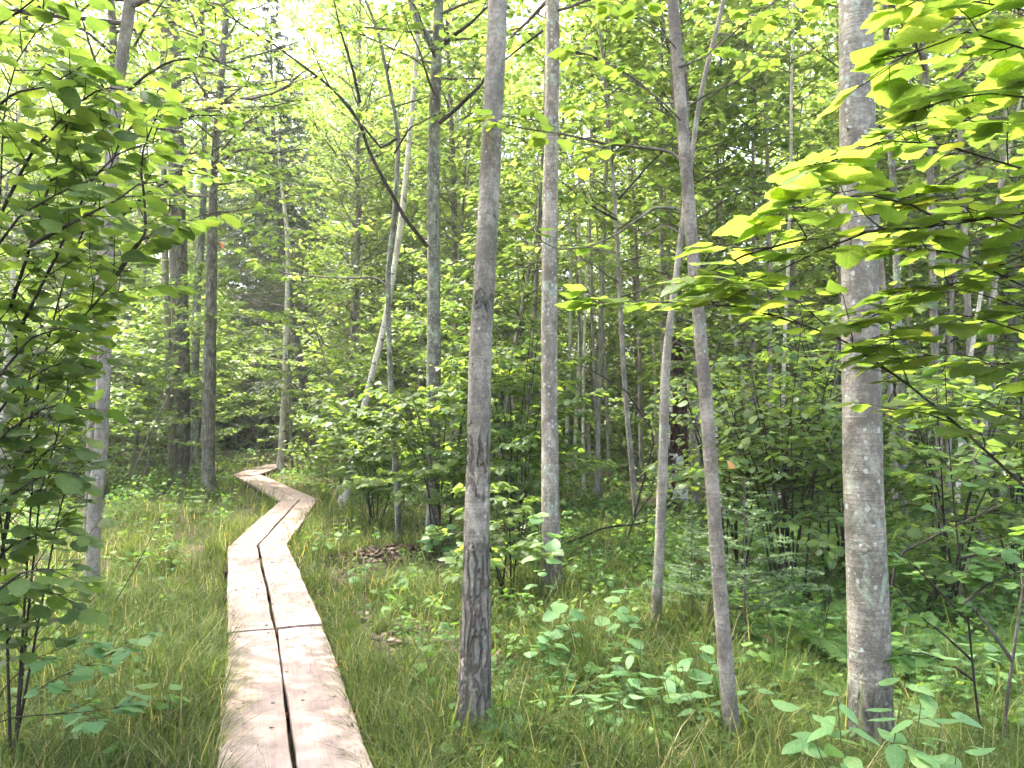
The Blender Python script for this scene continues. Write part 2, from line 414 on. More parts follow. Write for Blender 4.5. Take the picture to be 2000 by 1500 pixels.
def plain(name, col, rough=0.6, metal=0.0):
    m, nt, N, L = nodes_of(name)
    out = N.new('ShaderNodeOutputMaterial'); p = N.new('ShaderNodeBsdfPrincipled'); L.new(p.outputs[0], out.inputs[0])
    n = N.new('ShaderNodeTexNoise'); n.inputs['Scale'].default_value = 90.0
    c = mix_c(N, L, n.outputs['Fac'], tuple(x * 0.6 for x in col), col); L.new(c, p.inputs['Base Color'])
    p.inputs['Roughness'].default_value = rough; p.inputs['Metallic'].default_value = metal
    return m
M['nail'] = plain('rusty_nail', (0.13, 0.10, 0.085), 0.6, 0.5)

# ================================================================= leaf shapes (unit length along +Y)
def bend(V, fold, droop, twist=0.0, cup=0.0):
    V = np.asarray(V, dtype=np.float64).copy()
    x, y = V[:, 0], V[:, 1]
    V[:, 2] += -fold * np.abs(x) - droop * y * y + twist * x * y + cup * np.sin(y * 9 + x * 7) * np.abs(x)
    return V

def maple_shape(serrate=True):
    half = [(0.10, -0.035), (0.24, -0.05), (0.33, 0.03), (0.40, 0.10), (0.41, 0.17), (0.48, 0.25), (0.535, 0.36), (0.475, 0.40),
            (0.445, 0.47), (0.375, 0.49), (0.335, 0.53), (0.33, 0.62), (0.265, 0.70), (0.225, 0.78), (0.135, 0.86), (0.075, 0.94)]
    if not serrate:
        half = [(0.30, -0.03), (0.40, 0.14), (0.55, 0.37), (0.25, 0.49), (0.23, 0.72)]
    r = half; l = [(-x, y) for x, y in half]
    c1, c2 = (0, 0.22), (0, 0.58)
    k = 9 if serrate else 3
    pts = [(0, 0)] + r + [(0, 1.0)] + l[::-1] + [c1, c2]
    n = len(half); C1 = len(pts) - 2; C2 = C1 + 1
    F = []
    ring = list(range(0, 2 * n + 2))
    for i in range(len(ring)):
        a, b = ring[i], ring[(i + 1) % len(ring)]
        side = a if a <= n + 1 else (2 * n + 2 - a)
        side_b = b if b <= n + 1 else (2 * n + 2 - b)
        if b == 0: side_b = 0
        if max(side, side_b) <= k: F.append((C1, a, b))
        elif min(side, side_b) >= k: F.append((C2, a, b))
        else: F.append((C2, a, b))
    F.append((C1, k, C2)); F.append((C1, C2, 2 * n + 2 - k))
    V = np.array([(x, y, 0) for x, y in pts])
    return V, np.array(F)

def oval_shape(w=0.38, rows=6, peak=0.45, tip=0.5):
    ys = np.linspace(0, 1, rows + 1)
    a = math.log(0.5) / math.log(peak)
    V = [(0, 0, 0)]; 
    idx = []
    for y in ys[1:-1]:
        ww = w * math.sin(math.pi * y ** a) ** tip if True else 0
        b = len(V); V += [(-ww, y, 0), (0, y, 0), (ww, y, 0)]; idx.append(b)
    V.append((0, 1, 0)); last = len(V) - 1
    F = [(0, idx[0] + 1, idx[0]), (0, idx[0] + 2, idx[0] + 1)]
    for p, q in zip(idx[:-1], idx[1:]):
        F += [(p, p + 1, q + 1), (p, q + 1, q), (p + 1, p + 2, q + 2), (p + 1, q + 2, q + 1)]
    p = idx[-1]
    F += [(p, p + 1, last), (p + 1, p + 2, last)]
    return np.array(V, dtype=float), np.array(F)

def template(shape, fold, droop, twist=0.0, cup=0.0):
    V, F = shape
    W = bend(V, fold, droop, twist, cup)
    UV = np.stack([V[:, 0] + 0.5, V[:, 1]], 1).astype(np.float32)
    return W.astype(np.float32), F, UV

MAPLE = [template(maple_shape(), f, d, t, c) for f, d, t, c in ((0.10, 0.10, 0.05, 0.06), (0.04, 0.18, -0.08, 0.08), (0.18, 0.06, 0.08, 0.05), (-0.04, 0.14, 0.1, 0.07))]
MAPLE_MID = [template(maple_shape(False), f, d, t) for f, d, t in ((0.15, 0.18, 0.15), (0.02, 0.32, -0.2))]
OVAL = [template(oval_shape(0.40, 7, 0.45, 0.62), f, d, t, c) for f, d, t, c in ((0.22, 0.14, 0.1, 0.08), (0.08, 0.28, -0.25, 0.10), (0.34, 0.06, 0.2, 0.06), (-0.05, 0.2, 0.3, 0.1))]
OVAL_MID = [template(oval_shape(0.38, 3, 0.45, 0.6), f, d, t) for f, d, t in ((0.22, 0.15, 0.1), (0.05, 0.3, -0.2))]
LANCE = [template(oval_shape(0.24, 7, 0.40, 0.8), f, d, t, 0.05) for f, d, t in ((0.25, 0.18, 0.1), (0.1, 0.35, -0.2), (0.4, 0.08, 0.15))]
LANCE_MID = [template(oval_shape(0.22, 3, 0.40, 0.8), f, d, t) for f, d, t in ((0.25, 0.2, 0.1), (0.05, 0.35, -0.2))]
_lo = (np.array([(0, 0, 0), (0.43, 0.40, 0), (0, 1, 0), (-0.43, 0.40, 0), (0, 0.45, 0)], dtype=float), np.array([(4, 0, 1), (4, 1, 2), (4, 2, 3), (4, 3, 0)]))
LO = [template(_lo, f, d, t) for f, d, t in ((0.2, 0.18, 0.1), (0.05, 0.32, -0.2))]
TM = {'maple': MAPLE, 'maple_mid': MAPLE_MID, 'oval': OVAL, 'oval_mid': OVAL_MID, 'lance': LANCE, 'lance_mid': LANCE_MID, 'lo': LO}

def frames(d, nrm):
    d = d / (np.linalg.norm(d, axis=1)[:, None] + 1e-9)
    z = nrm - d * np.sum(nrm * d, 1)[:, None]
    z /= np.linalg.norm(z, axis=1)[:, None] + 1e-9
    x = np.cross(d, z)
    return x, d, z

def batch_leaves(bag, leaves, kind, rng):
    """leaves: list of (pos, dir, nrm, size)"""
    if not leaves: return
    A = np.array([(*l[0], *l[1], *l[2], l[3]) for l in leaves], dtype=np.float64)
    var = rng.integers(0, len(TM[kind]), len(A))
    for k, (V, F, UV) in enumerate(TM[kind]):
        S = A[var == k]
        if not len(S): continue
        x, y, z = frames(S[:, 3:6], S[:, 6:9])
        s = S[:, 9][:, None, None]
        W = S[:, None, 0:3] + s * (V[None, :, 0:1] * x[:, None, :] + V[None, :, 1:2] * y[:, None, :] + V[None, :, 2:3] * z[:, None, :])
        n, m = len(S), len(V)
        FF = (F[None] + (np.arange(n) * m)[:, None, None]).reshape(-1, 3)
        bag.add(W.reshape(-1, 3), FF, np.tile(UV, (n, 1)), np.repeat(rng.random(n).astype(np.float32), m))

_leafmesh = {}
def leaf_meshes(kind, mat):
    key = (kind, mat)
    if key not in _leafmesh:
        _leafmesh[key] = [new_mesh('leaf_' + kind, V, [F], M[mat], UV, np.full(len(V), 0.0), True) for V, F, UV in TM[kind]]
    return _leafmesh[key]

def leaf_objects(parent, origin, leaves, kind, mat, rng, name='leaf'):
    ms = leaf_meshes(kind, mat)
    if not leaves: return
    A = np.array([(*l[0], *l[1], *l[2], l[3]) for l in leaves], dtype=np.float64)
    x, y, z = frames(A[:, 3:6], A[:, 6:9])
    for i in range(len(A)):
        o = bpy.data.objects.new(name, ms[int(rng.integers(len(ms)))])
        s = A[i, 9]
        mt = Matrix(((x[i, 0] * s, y[i, 0] * s, z[i, 0] * s, A[i, 0] - origin[0]),
                     (x[i, 1] * s, y[i, 1] * s, z[i, 1] * s, A[i, 1] - origin[1]),
                     (x[i, 2] * s, y[i, 2] * s, z[i, 2] * s, A[i, 2] - origin[2]), (0, 0, 0, 1)))
        COL.objects.link(o); o.parent = parent; o.matrix_basis = mt

def shown(l):
    """how large a leaf shows: size over distance, none when out of the picture"""
    p = Vector(l[0]) - CAM
    if p.y < 0.3 or abs(p.x / p.y) > 0.70 or not (-0.47 < p.z / p.y < 0.58): return 0.0
    return l[3] / p.y

def foliage(thing, base, leaves, kind, mat, rng, limit=300, mid=None, owner=None, min_show=0.004):
    """the leaves that show largest become leaf parts, the rest one foliage part"""
    order = sorted(range(len(leaves)), key=lambda i: -shown(leaves[i]))
    near = [i for i in order[:limit] if shown(leaves[i]) > min_show]
    ns = set(near)
    leaf_objects(owner or thing, base, [leaves[i] for i in near], kind, mat, rng)
    rest = [leaves[i] for i in range(len(leaves)) if i not in ns]
    if rest:
        b = Bag(); batch_leaves(b, rest, mid or kind, rng)
        tag(mesh_obj('foliage', b.mesh('foliage', M[mat], True, base), thing), kind='stuff')

# ================================================================= growth
UP = Vector((0, 0, 1))
def rv(rng, s=1.0):
    return Vector((rng.gauss(0, s), rng.gauss(0, s), rng.gauss(0, s)))

def wander(rng, p, d, L, n, up=0.0, wob=0.12):
    p = Vector(p); d = Vector(d).normalized(); out = [p.copy()]
    for i in range(n):
        d = (d + UP * up / n + rv(rng, wob)).normalized()
        p = p + d * (L / n); out.append(p.copy())
    return out

def along(pts, f):
    """point and direction at fraction f of a polyline"""
    k = f * (len(pts) - 1); i = min(int(k), len(pts) - 2); t = k - i
    return pts[i].lerp(pts[i + 1], t), (pts[i + 1] - pts[i]).normalized()

def leaf_at(rng, p, t, side, size, droop, leaves, spread=0.9, pet=0.5, tiltj=0.28, stems=None, lv=0.35):
    s = Vector((t.y, -t.x, 0))
    if s.length < 0.05: s = rv(rng); s.z = 0
    s.normalize()
    d = t * (1 - spread * 0.5) + s * (side * spread) + rv(rng, 0.22); d.z = d.z * 0.4 - droop * rng.uniform(0.3, 1.2); d.normalize()
    sz = size * rng.uniform(1 - lv, 1 + lv * 0.7)
    q = p + d * (sz * pet)
    n = UP + rv(rng, tiltj)
    leaves.append((q, d, n, sz))
    if stems is not None and pet > 0.1:
        stems.append(([p, q], 0.0012, 0.0009))

def leafy_twig(rng, pts, size, leaves, opposite=True, gap=0.09, start=0.15, droop=0.25, pet=0.5, tiltj=0.28, stems=None):
    L = sum((b - a).length for a, b in zip(pts[:-1], pts[1:]))
    n = max(2, int(L * (1 - start) / gap)); sd = rng.choice((-1, 1))
    for i in range(n):
        f = start + (1 - start) * (i + rng.uniform(-0.25, 0.25)) / n
        p, t = along(pts, min(max(f, 0), 0.999))
        if opposite:
            for s in (-1, 1):
                if rng.random() < 0.92: leaf_at(rng, p, t, s, size, droop, leaves, 0.95, pet, tiltj, stems)
        else:
            leaf_at(rng, p, t, sd, size, droop, leaves, 0.8, pet, tiltj, stems); sd = -sd
    for k in range(2 if opposite else 1):
        leaf_at(rng, pts[-1], (pts[-1] - pts[-2]).normalized(), rng.uniform(-0.5, 0.5), size, droop, leaves, 0.5, pet * 0.6, tiltj, stems)

def spray(rng, p, d, L, r, wood, leaves, size, opp=True, side_gap=0.28, side_len=0.4, start=0.2, up=0.1, gap=0.1,
          droop=0.25, pet=0.5, tiltj=0.28, stems=None, wob=0.09, n=None, path=None):
    """a branch with side twigs lying in one flat layer, leaves on the twigs"""
    pts = path if path else wander(rng, p, d, L, n or 5, up, wob)
    if path: L = sum((b - a).length for a, b in zip(pts[:-1], pts[1:]))
    wood.append((pts, r, r * 0.3))
    k = max(2, int(L * (1 - start) / side_gap)); sd = rng.choice((-1, 1))
    for i in range(k):
        f = start + (1 - start) * (i + rng.uniform(0.0, 0.7)) / k
        q, t = along(pts, min(f, 0.98))
        s = Vector((t.y, -t.x, 0))
        if s.length < 0.05: s = Vector((rng.uniform(-1, 1), rng.uniform(-1, 1), 0))
        s.normalize()
        dd = t * rng.uniform(0.5, 1.0) + s * sd * rng.uniform(0.6, 1.1) + UP * rng.uniform(-0.15, 0.3)
        sl = max(0.1, L * side_len * (1.15 - 0.75 * f) * rng.uniform(0.6, 1.25))
        tp = wander(rng, q, dd, sl, 3, rng.uniform(-0.2, 0.3), wob)
        wood.append((tp, r * 0.38, r * 0.14))
        leafy_twig(rng, tp, size, leaves, opp, gap, 0.15, droop, pet, tiltj, stems)
        sd = -sd
    leafy_twig(rng, pts[-2:], size, leaves, opp, gap, 0.0, droop, pet, tiltj, stems)
    return pts

def wood_bag(wood, sides=5, minr=0.0015):
    b = Bag()
    for pts, r0, r1 in wood:
        n = len(pts)
        V, F = tube(pts, np.maximum(np.linspace(r0, r1, n), minr), sides if r0 > 0.006 else 3)
        b.add(V, F)
    return b

def trunk_mesh(name, pts, mat, sides=24, seg=0.06, base=(0, 0, 0), rough=0.02, flare=0.35, lump=0.03, seed=0, rough_to=0.0, ragged=False):
    pts = np.asarray(pts, dtype=np.float64)
    Ltot = np.sum(np.linalg.norm(np.diff(pts[:, :3], axis=0), axis=1))
    n = max(6, int(Ltot / seg))
    q = resample(pts, n)
    rad = q[:, 3].copy()
    z = q[:, 2] - q[0, 2]
    rad *= 1 + flare * (0.7 * np.exp(-z / 0.07) + 0.5 * np.exp(-z / 0.22))
    a = np.arange(sides) * 2 * math.pi / sides
    zz = z[:, None]; aa = a[None, :]
    rs = np.random.default_rng(seed)
    ph = rs.random(12) * 6.28
    b = lump * (np.sin(2 * aa + zz * 2.1 + ph[0]) + 0.6 * np.sin(3 * aa - zz * 3.7 + ph[1]) + 0.7 * np.sin(zz * 5.3 + ph[2]) + 0.5 * np.sin(aa + zz * 9.0 + ph[3]))
    b = b + rough * rs.standard_normal((n, sides)) * (0.25 + 0.75 * (zz < rough_to) if rough_to > 0 else 0.6)
    b = b + 0.5 * flare * np.exp(-zz / 0.09) * (np.sin(4 * aa + ph[4]) + 0.7 * np.sin(5 * aa + ph[5])) * 0.5
    if ragged:
        q[-1, 2] += 0
    V, F = tube(q[:, :3], rad, sides, bump=b)
    if ragged:
        top = V[-sides:]
        top[:, 2] += rs.uniform(-0.12, 0.16, sides)
    B = Bag(); B.add(V, F)
    return B.mesh(name, M[mat], True, base), q

def extend(rng, tr, H, wob=0.03, rtop=0.015):
    """carry a trunk on above the picture to its full height"""
    tr = [tuple(t) for t in tr]
    a, b = Vector(tr[-2][:3]), Vector(tr[-1][:3])
    d = (b - a).normalized(); d = (d * 0.6 + UP * 0.6).normalized(); r = tr[-1][3]; p = b.copy(); z0 = p.z
    n = max(3, int((H - z0) / 0.7))
    for i in range(1, n + 1):
        d = (d + rv(rng, wob) + UP * 0.03).normalized(); p = p + d * ((H - z0) / n)
        tr.append((p.x, p.y, p.z, r + (rtop - r) * i / n))
    return tr

def crown_on(rng, tr, z0, z1, nb, Lmax, leaves, wood, size, mid_up=0.25, gap=0.11, side_gap=0.3, droop=0.25, low_len=0.7, elev=(0.1, 0.9), bias=1.0):
    P = np.asarray(tr)
    ga = rng.uniform(0, 6.28)
    for i in range(nb):
        f = ((i + rng.random()) / nb) ** bias
        z = z0 + (z1 - z0) * f
        x = float(np.interp(z, P[:, 2], P[:, 0])); y = float(np.interp(z, P[:, 2], P[:, 1])); r = float(np.interp(z, P[:, 2], P[:, 3]))
        ga += 2.4 + rng.uniform(-0.5, 0.5)
        e = elev[0] + (elev[1] - elev[0]) * f + rng.uniform(-0.15, 0.2)
        d = Vector((math.cos(ga), math.sin(ga), math.tan(min(e, 1.2))))
        prof = low_len + (1 - low_len) * math.sin(min(1.0, f * 2.2) * 1.57) if f < 0.6 else 1.0 - 0.75 * (f - 0.6) / 0.4
        L = Lmax * prof * rng.uniform(0.7, 1.15)
        spray(rng, (x, y, z), d, L, min(r * 0.5, 0.008 + 0.009 * L), wood, leaves, size, True, side_gap, 0.42, 0.22, mid_up * rng.uniform(-0.6, 1.0), gap, droop)

def build_tree(name, label, cat, tr, bark, crown=None, seed=0, group=None, sides=14, seg=0.15, leafkind='lo', leafmat='canopy', rough=0.015,
               lump=0.03, flare=0.35, wood_mat='twig_grey', rough_to=0.0):
    rng = random.Random(seed); nrng = np.random.default_rng(seed)
    base = tr[0][:3]
    base = (base[0], base[1], 0.0)
    t = empty(name, base)
    tag(t, label, cat, group)
    me, q = trunk_mesh('trunk', tr, bark, sides, seg, base, rough, flare, lump, seed, rough_to)
    mesh_obj('trunk', me, t)
    if crown:
        leaves, wood = [], []
        crown_on(rng, tr, leaves=leaves, wood=wood, **crown)
        tag(mesh_obj('limbs', wood_bag(wood).mesh('limbs', M[wood_mat], True, base), t), kind='stuff')
        b = Bag(); batch_leaves(b, leaves, leafkind, nrng)
        tag(mesh_obj('crown', b.mesh('crown', M[leafmat], False, base), t), kind='stuff')
    return t

def copy_thing(src, loc, rz=0.0, sc=1.0, label=None, group=None, tilt=(0, 0)):
    c = src.copy(); COL.objects.link(c)
    c.location = loc; c.rotation_euler = (tilt[0], tilt[1], rz); c.scale = (sc, sc, sc)
    if label: c['label'] = label
    if group: c['group'] = group
    for ch in src.children:
        d = ch.copy(); COL.objects.link(d); d.parent = c
        for g in ch.children:
            e = g.copy(); COL.objects.link(e); e.parent = d
    return c

# ================================================================= the setting
def ground():
    u = np.linspace(-1, 1, 190); ax = np.sinh(u * 4.2) / np.sinh(4.2) * 220.0
    ay = np.sinh(u * 4.2) / np.sinh(4.2) * 220.0 + 8.0
    X, Y = np.meshgrid(ax, ay)
    Z = gz(X, Y)
    V = np.stack([X.ravel(), Y.ravel(), Z.ravel()], 1)
    n = 190; i = np.arange(n - 1)[:, None] * n + np.arange(n - 1)[None, :]
    F = np.stack([i, i + 1, i + n + 1, i + n], -1).reshape(-1, 4)
    o = mesh_obj('ground', new_mesh('ground', V, [F], M['soil'], None, None, True))
    tag(o, 'dark forest floor of soil and leaf litter', None, None, 'structure')
ground()

# boardwalk: pairs of planks end to end, on cross sleepers; (start, end, top height)
DECK = [((-0.17, 1.15), (-1.665, 5.50), 0.150), ((-1.680, 5.53), (-2.985, 9.08), 0.156), ((-2.99, 9.10), (-3.93, 14.35), 0.147),
        ((-3.86, 14.10), (-6.93, 20.25), 0.140), ((-6.98, 20.0), (-7.55, 24.7), 0.149)]
def boardwalk():
    root = empty('boardwalk', (0, 0, 0))
    tag(root, 'narrow boardwalk of weathered planks winding into the wood', None, None, 'structure')
    rng = random.Random(4)
    for si, (a, b, top) in enumerate(DECK):
        A, B = Vector((*a, 0)), Vector((*b, 0)); d = (B - A).normalized(); s = Vector((d.y, -d.x, 0)); L = (B - A).length
        ang = math.atan2(d.y, d.x)
        for sd in (-1, 1):
            w, th, g = 0.311, 0.05, 0.0115
            n = 28
            bag = Bag()
            # a board with worn, slightly wavy long edges, chamfered top arrises and a little sag
            xs = np.linspace(0.004 * rng.random(), L - 0.004 * rng.random(), n)
            ph = rng.random() * 6
            prof = [(-0.5, -th), (-0.5, -0.006), (-0.485, -0.001), (-0.25, 0.001), (0.0, 0.0015), (0.25, 0.001), (0.485, -0.001), (0.5, -0.006), (0.5, -th)]
            V = []
            for x in xs:
                e = 0.0035 * math.sin(x * 3.1 + ph) + 0.002 * math.sin(x * 9.7 + ph * 2)
                sag = 0.004 * math.sin(x * 1.3 + ph) + 0.0015 * math.sin(x * 6 + ph)
                for (u, v) in prof:
                    V.append((x, u * w + e * (1 if u > 0 else -1) * (0 if abs(u) < .3 else 1), v + sag + (0.0012 * rng.uniform(-1, 1) if v > -0.02 else 0)))
            m = len(prof)
            F = [(i * m + j, (i + 1) * m + j, (i + 1) * m + j + 1, i * m + j + 1) for i in range(n - 1) for j in range(m - 1)]
            F += [(i * m + m - 1, (i + 1) * m + m - 1, (i + 1) * m, i * m) for i in range(n - 1)]
            bag.add(np.array(V), np.array(F)[:, ::-1])
            caps = np.array([list(range(m))]); bag.add(np.array(V[:m]), caps); bag.add(np.array(V[-m:]), caps[:, ::-1])
            pl = mesh_obj('plank', bag.mesh('plank', M['plank'], False), root)
            c = A + s * sd * (w / 2 + g)
            pl.location = (c.x, c.y, top + rng.uniform(-0.002, 0.002)); pl.rotation_euler = (rng.uniform(-0.006, 0.006), 0, ang + rng.uniform(-0.003, 0.003))
            if si < 3:
                for x in (0.09, L * 0.36, L * 0.68, L - 0.1):
                    for y in (-0.09, 0.08):
                        o = bpy.data.objects.new('nail', nail_mesh); COL.objects.link(o); o.parent = pl
                        o.location = (x + rng.uniform(-.02, .02), y + rng.uniform(-.02, .02), 0.0045)
        for f in (0.02, 0.36, 0.68, 0.98):
            c = A.lerp(B, f)
            V = [(x, y, z) for z in (-0.12, 0.0) for x in (-0.06, 0.06) for y in (-0.36, 0.36)]
            F = [(0, 1, 3, 2), (4, 6, 7, 5), (0, 4, 5, 1), (2, 3, 7, 6), (0, 2, 6, 4), (1, 5, 7, 3)]
            o = mesh_obj('sleeper', new_mesh('sleeper', np.array(V), [np.array(F)], M['rot']), root)
            o.location = (c.x, c.y, top - 0.06); o.rotation_euler = (0, 0, ang)
_v, _f = tube([(0, 0, -0.004), (0, 0, 0.0), (0, 0, 0.0012), (0, 0, 0.0013)], [0.011, 0.011, 0.009, 0.0001], 8)
nail_mesh = new_mesh('nail', _v, [_f], M['nail'])
boardwalk()

_pa = np.array([d[0] for d in DECK]); _pb = np.array([d[1] for d in DECK])
def path_dist(x, y):
    p = np.stack([np.asarray(x, float).ravel(), np.asarray(y, float).ravel()], 1)
    best = np.full(len(p), 1e9)
    for a, b in zip(_pa, _pb):
        ab = b - a; t = np.clip(((p - a) @ ab) / (ab @ ab), 0, 1)
        best = np.minimum(best, np.linalg.norm(p - a - t[:, None] * ab, axis=1))
    return best

# ================================================================= trees one can tell apart
TR = {}
def T_(key, name, label, tr, bark, H, crown=None, seed=1, cat='tree', **kw):
    rng = random.Random(seed)
    full = extend(rng, tr, H) if H else tr
    cr = None
    if crown:
        cr = dict(z0=H * crown[0], z1=H * 0.98, nb=crown[1], Lmax=crown[2], size=crown[3] if len(crown) > 3 else 0.13, gap=0.11, side_gap=0.3)
    TR[key] = (build_tree(name, label, cat, full, bark, cr, seed, **kw), full)
    return TR[key][0]

T_('scarred', 'maple_tree', 'smooth grey maple trunk with cracked bark rings beside the boardwalk, nearest to camera',
   [(-0.194, 3.812, -0.08, 0.101), (-0.194, 3.812, -0.0, 0.09), (-0.185, 3.812, 0.24, 0.08), (-0.18, 3.812, 0.461, 0.074), (-0.174, 3.812, 0.933, 0.065), (-0.172, 3.812, 1.246, 0.063), (-0.162, 3.812, 1.561, 0.058), (-0.161, 3.812, 2.007, 0.057), (-0.128, 3.812, 2.456, 0.053), (-0.101, 3.812, 3.081, 0.05), (-0.07, 3.812, 3.767, 0.049)], 'bark_scarred', 13.0, (0.62, 16, 2.0, 0.13), 11,
   sides=48, seg=0.022, rough=0.028, rough_to=1.05, lump=0.014, flare=0.38)
T_('spotted', 'maple_tree', 'straight grey maple trunk dotted with pale lichen, just right of the ringed trunk',
   [(0.362, 6.865, -0.08, 0.109), (0.362, 6.865, 0.0, 0.097), (0.345, 6.865, 0.449, 0.084), (0.341, 6.865, 0.922, 0.08), (0.334, 6.865, 1.947, 0.073), (0.337, 6.865, 3.102, 0.069), (0.358, 6.865, 4.227, 0.067), (0.375, 6.865, 5.463, 0.063)], 'bark_spotted', 13.0, (0.40, 34, 2.0, 0.115), 12, leafkind='maple_mid',
   sides=32, seg=0.05, rough=0.02, rough_to=0.6, lump=0.015)
T_('slim', 'maple_tree', 'slim bare-stemmed maple leaning left, foot at the bottom edge right of centre',
   [(1.056, 3.691, -0.08, 0.044), (1.056, 3.691, 0.0, 0.039), (1.017, 3.691, 0.404, 0.035), (0.976, 3.691, 1.004, 0.033), (0.952, 3.691, 1.442, 0.031), (0.918, 3.691, 1.933, 0.03), (0.876, 3.691, 2.431, 0.03), (0.837, 3.691, 3.035, 0.029), (0.788, 3.691, 3.7, 0.028)], 'bark_thin', 9.0, (0.62, 12, 1.3), 13,
   sides=24, seg=0.04, rough=0.012, lump=0.02, flare=0.35)
T_('thick', 'maple_tree', 'thickest near maple trunk on the right, mottled with white lichen',
   [(1.67, 3.639, -0.08, 0.109), (1.67, 3.639, 0.0, 0.097), (1.671, 3.639, 0.492, 0.093), (1.671, 3.639, 0.847, 0.092), (1.656, 3.639, 1.204, 0.088), (1.654, 3.639, 1.565, 0.085), (1.661, 3.639, 2.42, 0.083), (1.66, 3.639, 3.016, 0.08), (1.665, 3.639, 3.671, 0.078)], 'bark_plain', 15.0, (0.6, 16, 2.2), 14,
   sides=48, seg=0.03, rough=0.014, rough_to=0.6, lump=0.014, flare=0.34)
T_('broken', 'maple_tree', 'thin pale sapling trunk bending right above its knee, between spotted and slim trunks',
   [(1.032, 5.644, -0.08, 0.05), (1.032, 5.644, -0.0, 0.045), (1.07, 5.644, 0.588, 0.039), (1.115, 5.644, 1.519, 0.034), (1.127, 5.644, 2.008, 0.034), (1.136, 5.644, 2.121, 0.03), (1.164, 5.644, 2.337, 0.026), (1.213, 5.644, 2.691, 0.023), (1.274, 5.644, 3.151, 0.021), (1.343, 5.644, 3.625, 0.019), (1.417, 5.644, 4.126, 0.017), (1.598, 5.644, 4.784, 0.015)], 'bark_pale', 8.0, (0.5, 16, 1.3, 0.105), 15, leafkind='maple_mid',
   sides=16, seg=0.05)
T_('forked', 'maple_tree', 'dark grey maple trunk forking at the top, behind the leafy centre thicket',
   [(-1.025, 10.193, -0.08, 0.113), (-1.025, 10.193, -0.0, 0.101), (-1.047, 10.193, 0.57, 0.095), (-1.046, 10.193, 1.752, 0.092), (-1.036, 10.193, 2.569, 0.092), (-1.048, 10.193, 3.806, 0.086), (-1.06, 10.193, 4.986, 0.079), (-1.037, 10.193, 6.037, 0.076), (-0.994, 10.193, 7.311, 0.063)], 'bark_lichen', 14.0, (0.42, 40, 2.3, 0.125), 16, leafkind='maple_mid',
   sides=24, seg=0.07)
T_('crooked', 'maple_sapling', 'thin crooked sapling left of the dark forked trunk, bending left at the top',
   [(-1.49, 10.193, -0.08, 0.049), (-1.49, 10.193, -0.0, 0.044), (-1.498, 10.193, 0.281, 0.04), (-1.567, 10.193, 1.413, 0.041), (-1.62, 10.193, 2.248, 0.037), (-1.653, 10.193, 3.083, 0.034), (-1.657, 10.193, 3.634, 0.034), (-1.573, 10.193, 4.36, 0.034), (-1.53, 10.193, 5.217, 0.031), (-1.546, 10.193, 5.581, 0.028), (-1.696, 10.193, 6.319, 0.021), (-1.826, 10.193, 6.942, 0.017), (-2.002, 10.193, 7.311, 0.017)], 'bark_lichen', 8.5, (0.66, 10, 1.3), 17,
   sides=12, seg=0.08)
T_('leaning', 'maple_tree', 'pale grey trunk leaning right behind the leafy bush at left',
   [(-3.389, 6.224, -0.08, 0.083), (-3.389, 6.224, 0.0, 0.074), (-3.367, 6.224, 0.276, 0.057), (-3.366, 6.224, 0.929, 0.054), (-3.313, 6.224, 1.505, 0.052), (-3.315, 6.224, 2.145, 0.052), (-3.299, 6.224, 2.714, 0.044), (-3.282, 6.224, 3.602, 0.042), (-3.256, 6.224, 4.35, 0.042), (-3.163, 6.224, 5.107, 0.047)], 'bark_pale', 12.0, (0.4, 44, 2.7, 0.135), 18,
   sides=24, seg=0.06, rough_to=0.5)
T_('hidden', 'maple_tree', 'added slim maple hidden behind the leaning pale trunk, dappling the boardwalk',  # unseen tree put in to throw dappled shade on the planks
   [(-5.6, 10.25, -0.1, 0.075), (-5.58, 10.25, 2.0, 0.07), (-5.5, 10.25, 4.0, 0.065), (-5.4, 10.25, 6.0, 0.055)], 'bark', 12.5, (0.42, 38, 2.3, 0.135), 35)
T_('pale_pole', 'maple_tree', 'thin light grey trunk close against the left side of the furrowed trunk',
   [(-8.423, 19.146, -0.08, 0.106), (-8.423, 19.146, -0.0, 0.095), (-8.527, 19.146, 2.096, 0.089), (-8.61, 19.146, 3.762, 0.083), (-8.725, 19.146, 5.7, 0.077), (-8.864, 19.146, 10.155, 0.071), (-8.906, 19.146, 12.283, 0.065)], 'bark_pale', 15.0, (0.4, 30, 1.9, 0.14), 19)
T_('furrowed', 'maple_tree', 'thick dark furrowed trunk, largest of the cluster left of the path',
   [(-8.064, 18.9, -0.08, 0.225), (-8.064, 18.9, 0.021, 0.201), (-8.098, 18.9, 1.839, 0.195), (-8.183, 18.9, 3.735, 0.196), (-8.283, 18.9, 5.648, 0.21), (-8.362, 18.9, 7.836, 0.192), (-8.481, 18.9, 10.046, 0.192), (-8.585, 18.9, 12.146, 0.187)], 'bark_dark', 18.0, (0.36, 48, 3.0, 0.145), 20, sides=20)
T_('cluster_right', 'maple_tree', 'slender wavy lichened trunk against the right side of the furrowed trunk',
   [(-7.734, 18.8, -0.08, 0.119), (-7.734, 18.8, 0.03, 0.106), (-7.767, 18.8, 1.838, 0.094), (-7.764, 18.8, 3.093, 0.088), (-7.758, 18.8, 4.864, 0.095), (-7.683, 18.8, 5.627, 0.088), (-7.62, 18.8, 7.803, 0.063), (-7.692, 18.8, 10.522, 0.057), (-7.784, 18.8, 12.091, 0.051)], 'bark_lichen', 15.0, (0.4, 30, 1.9, 0.14), 21)
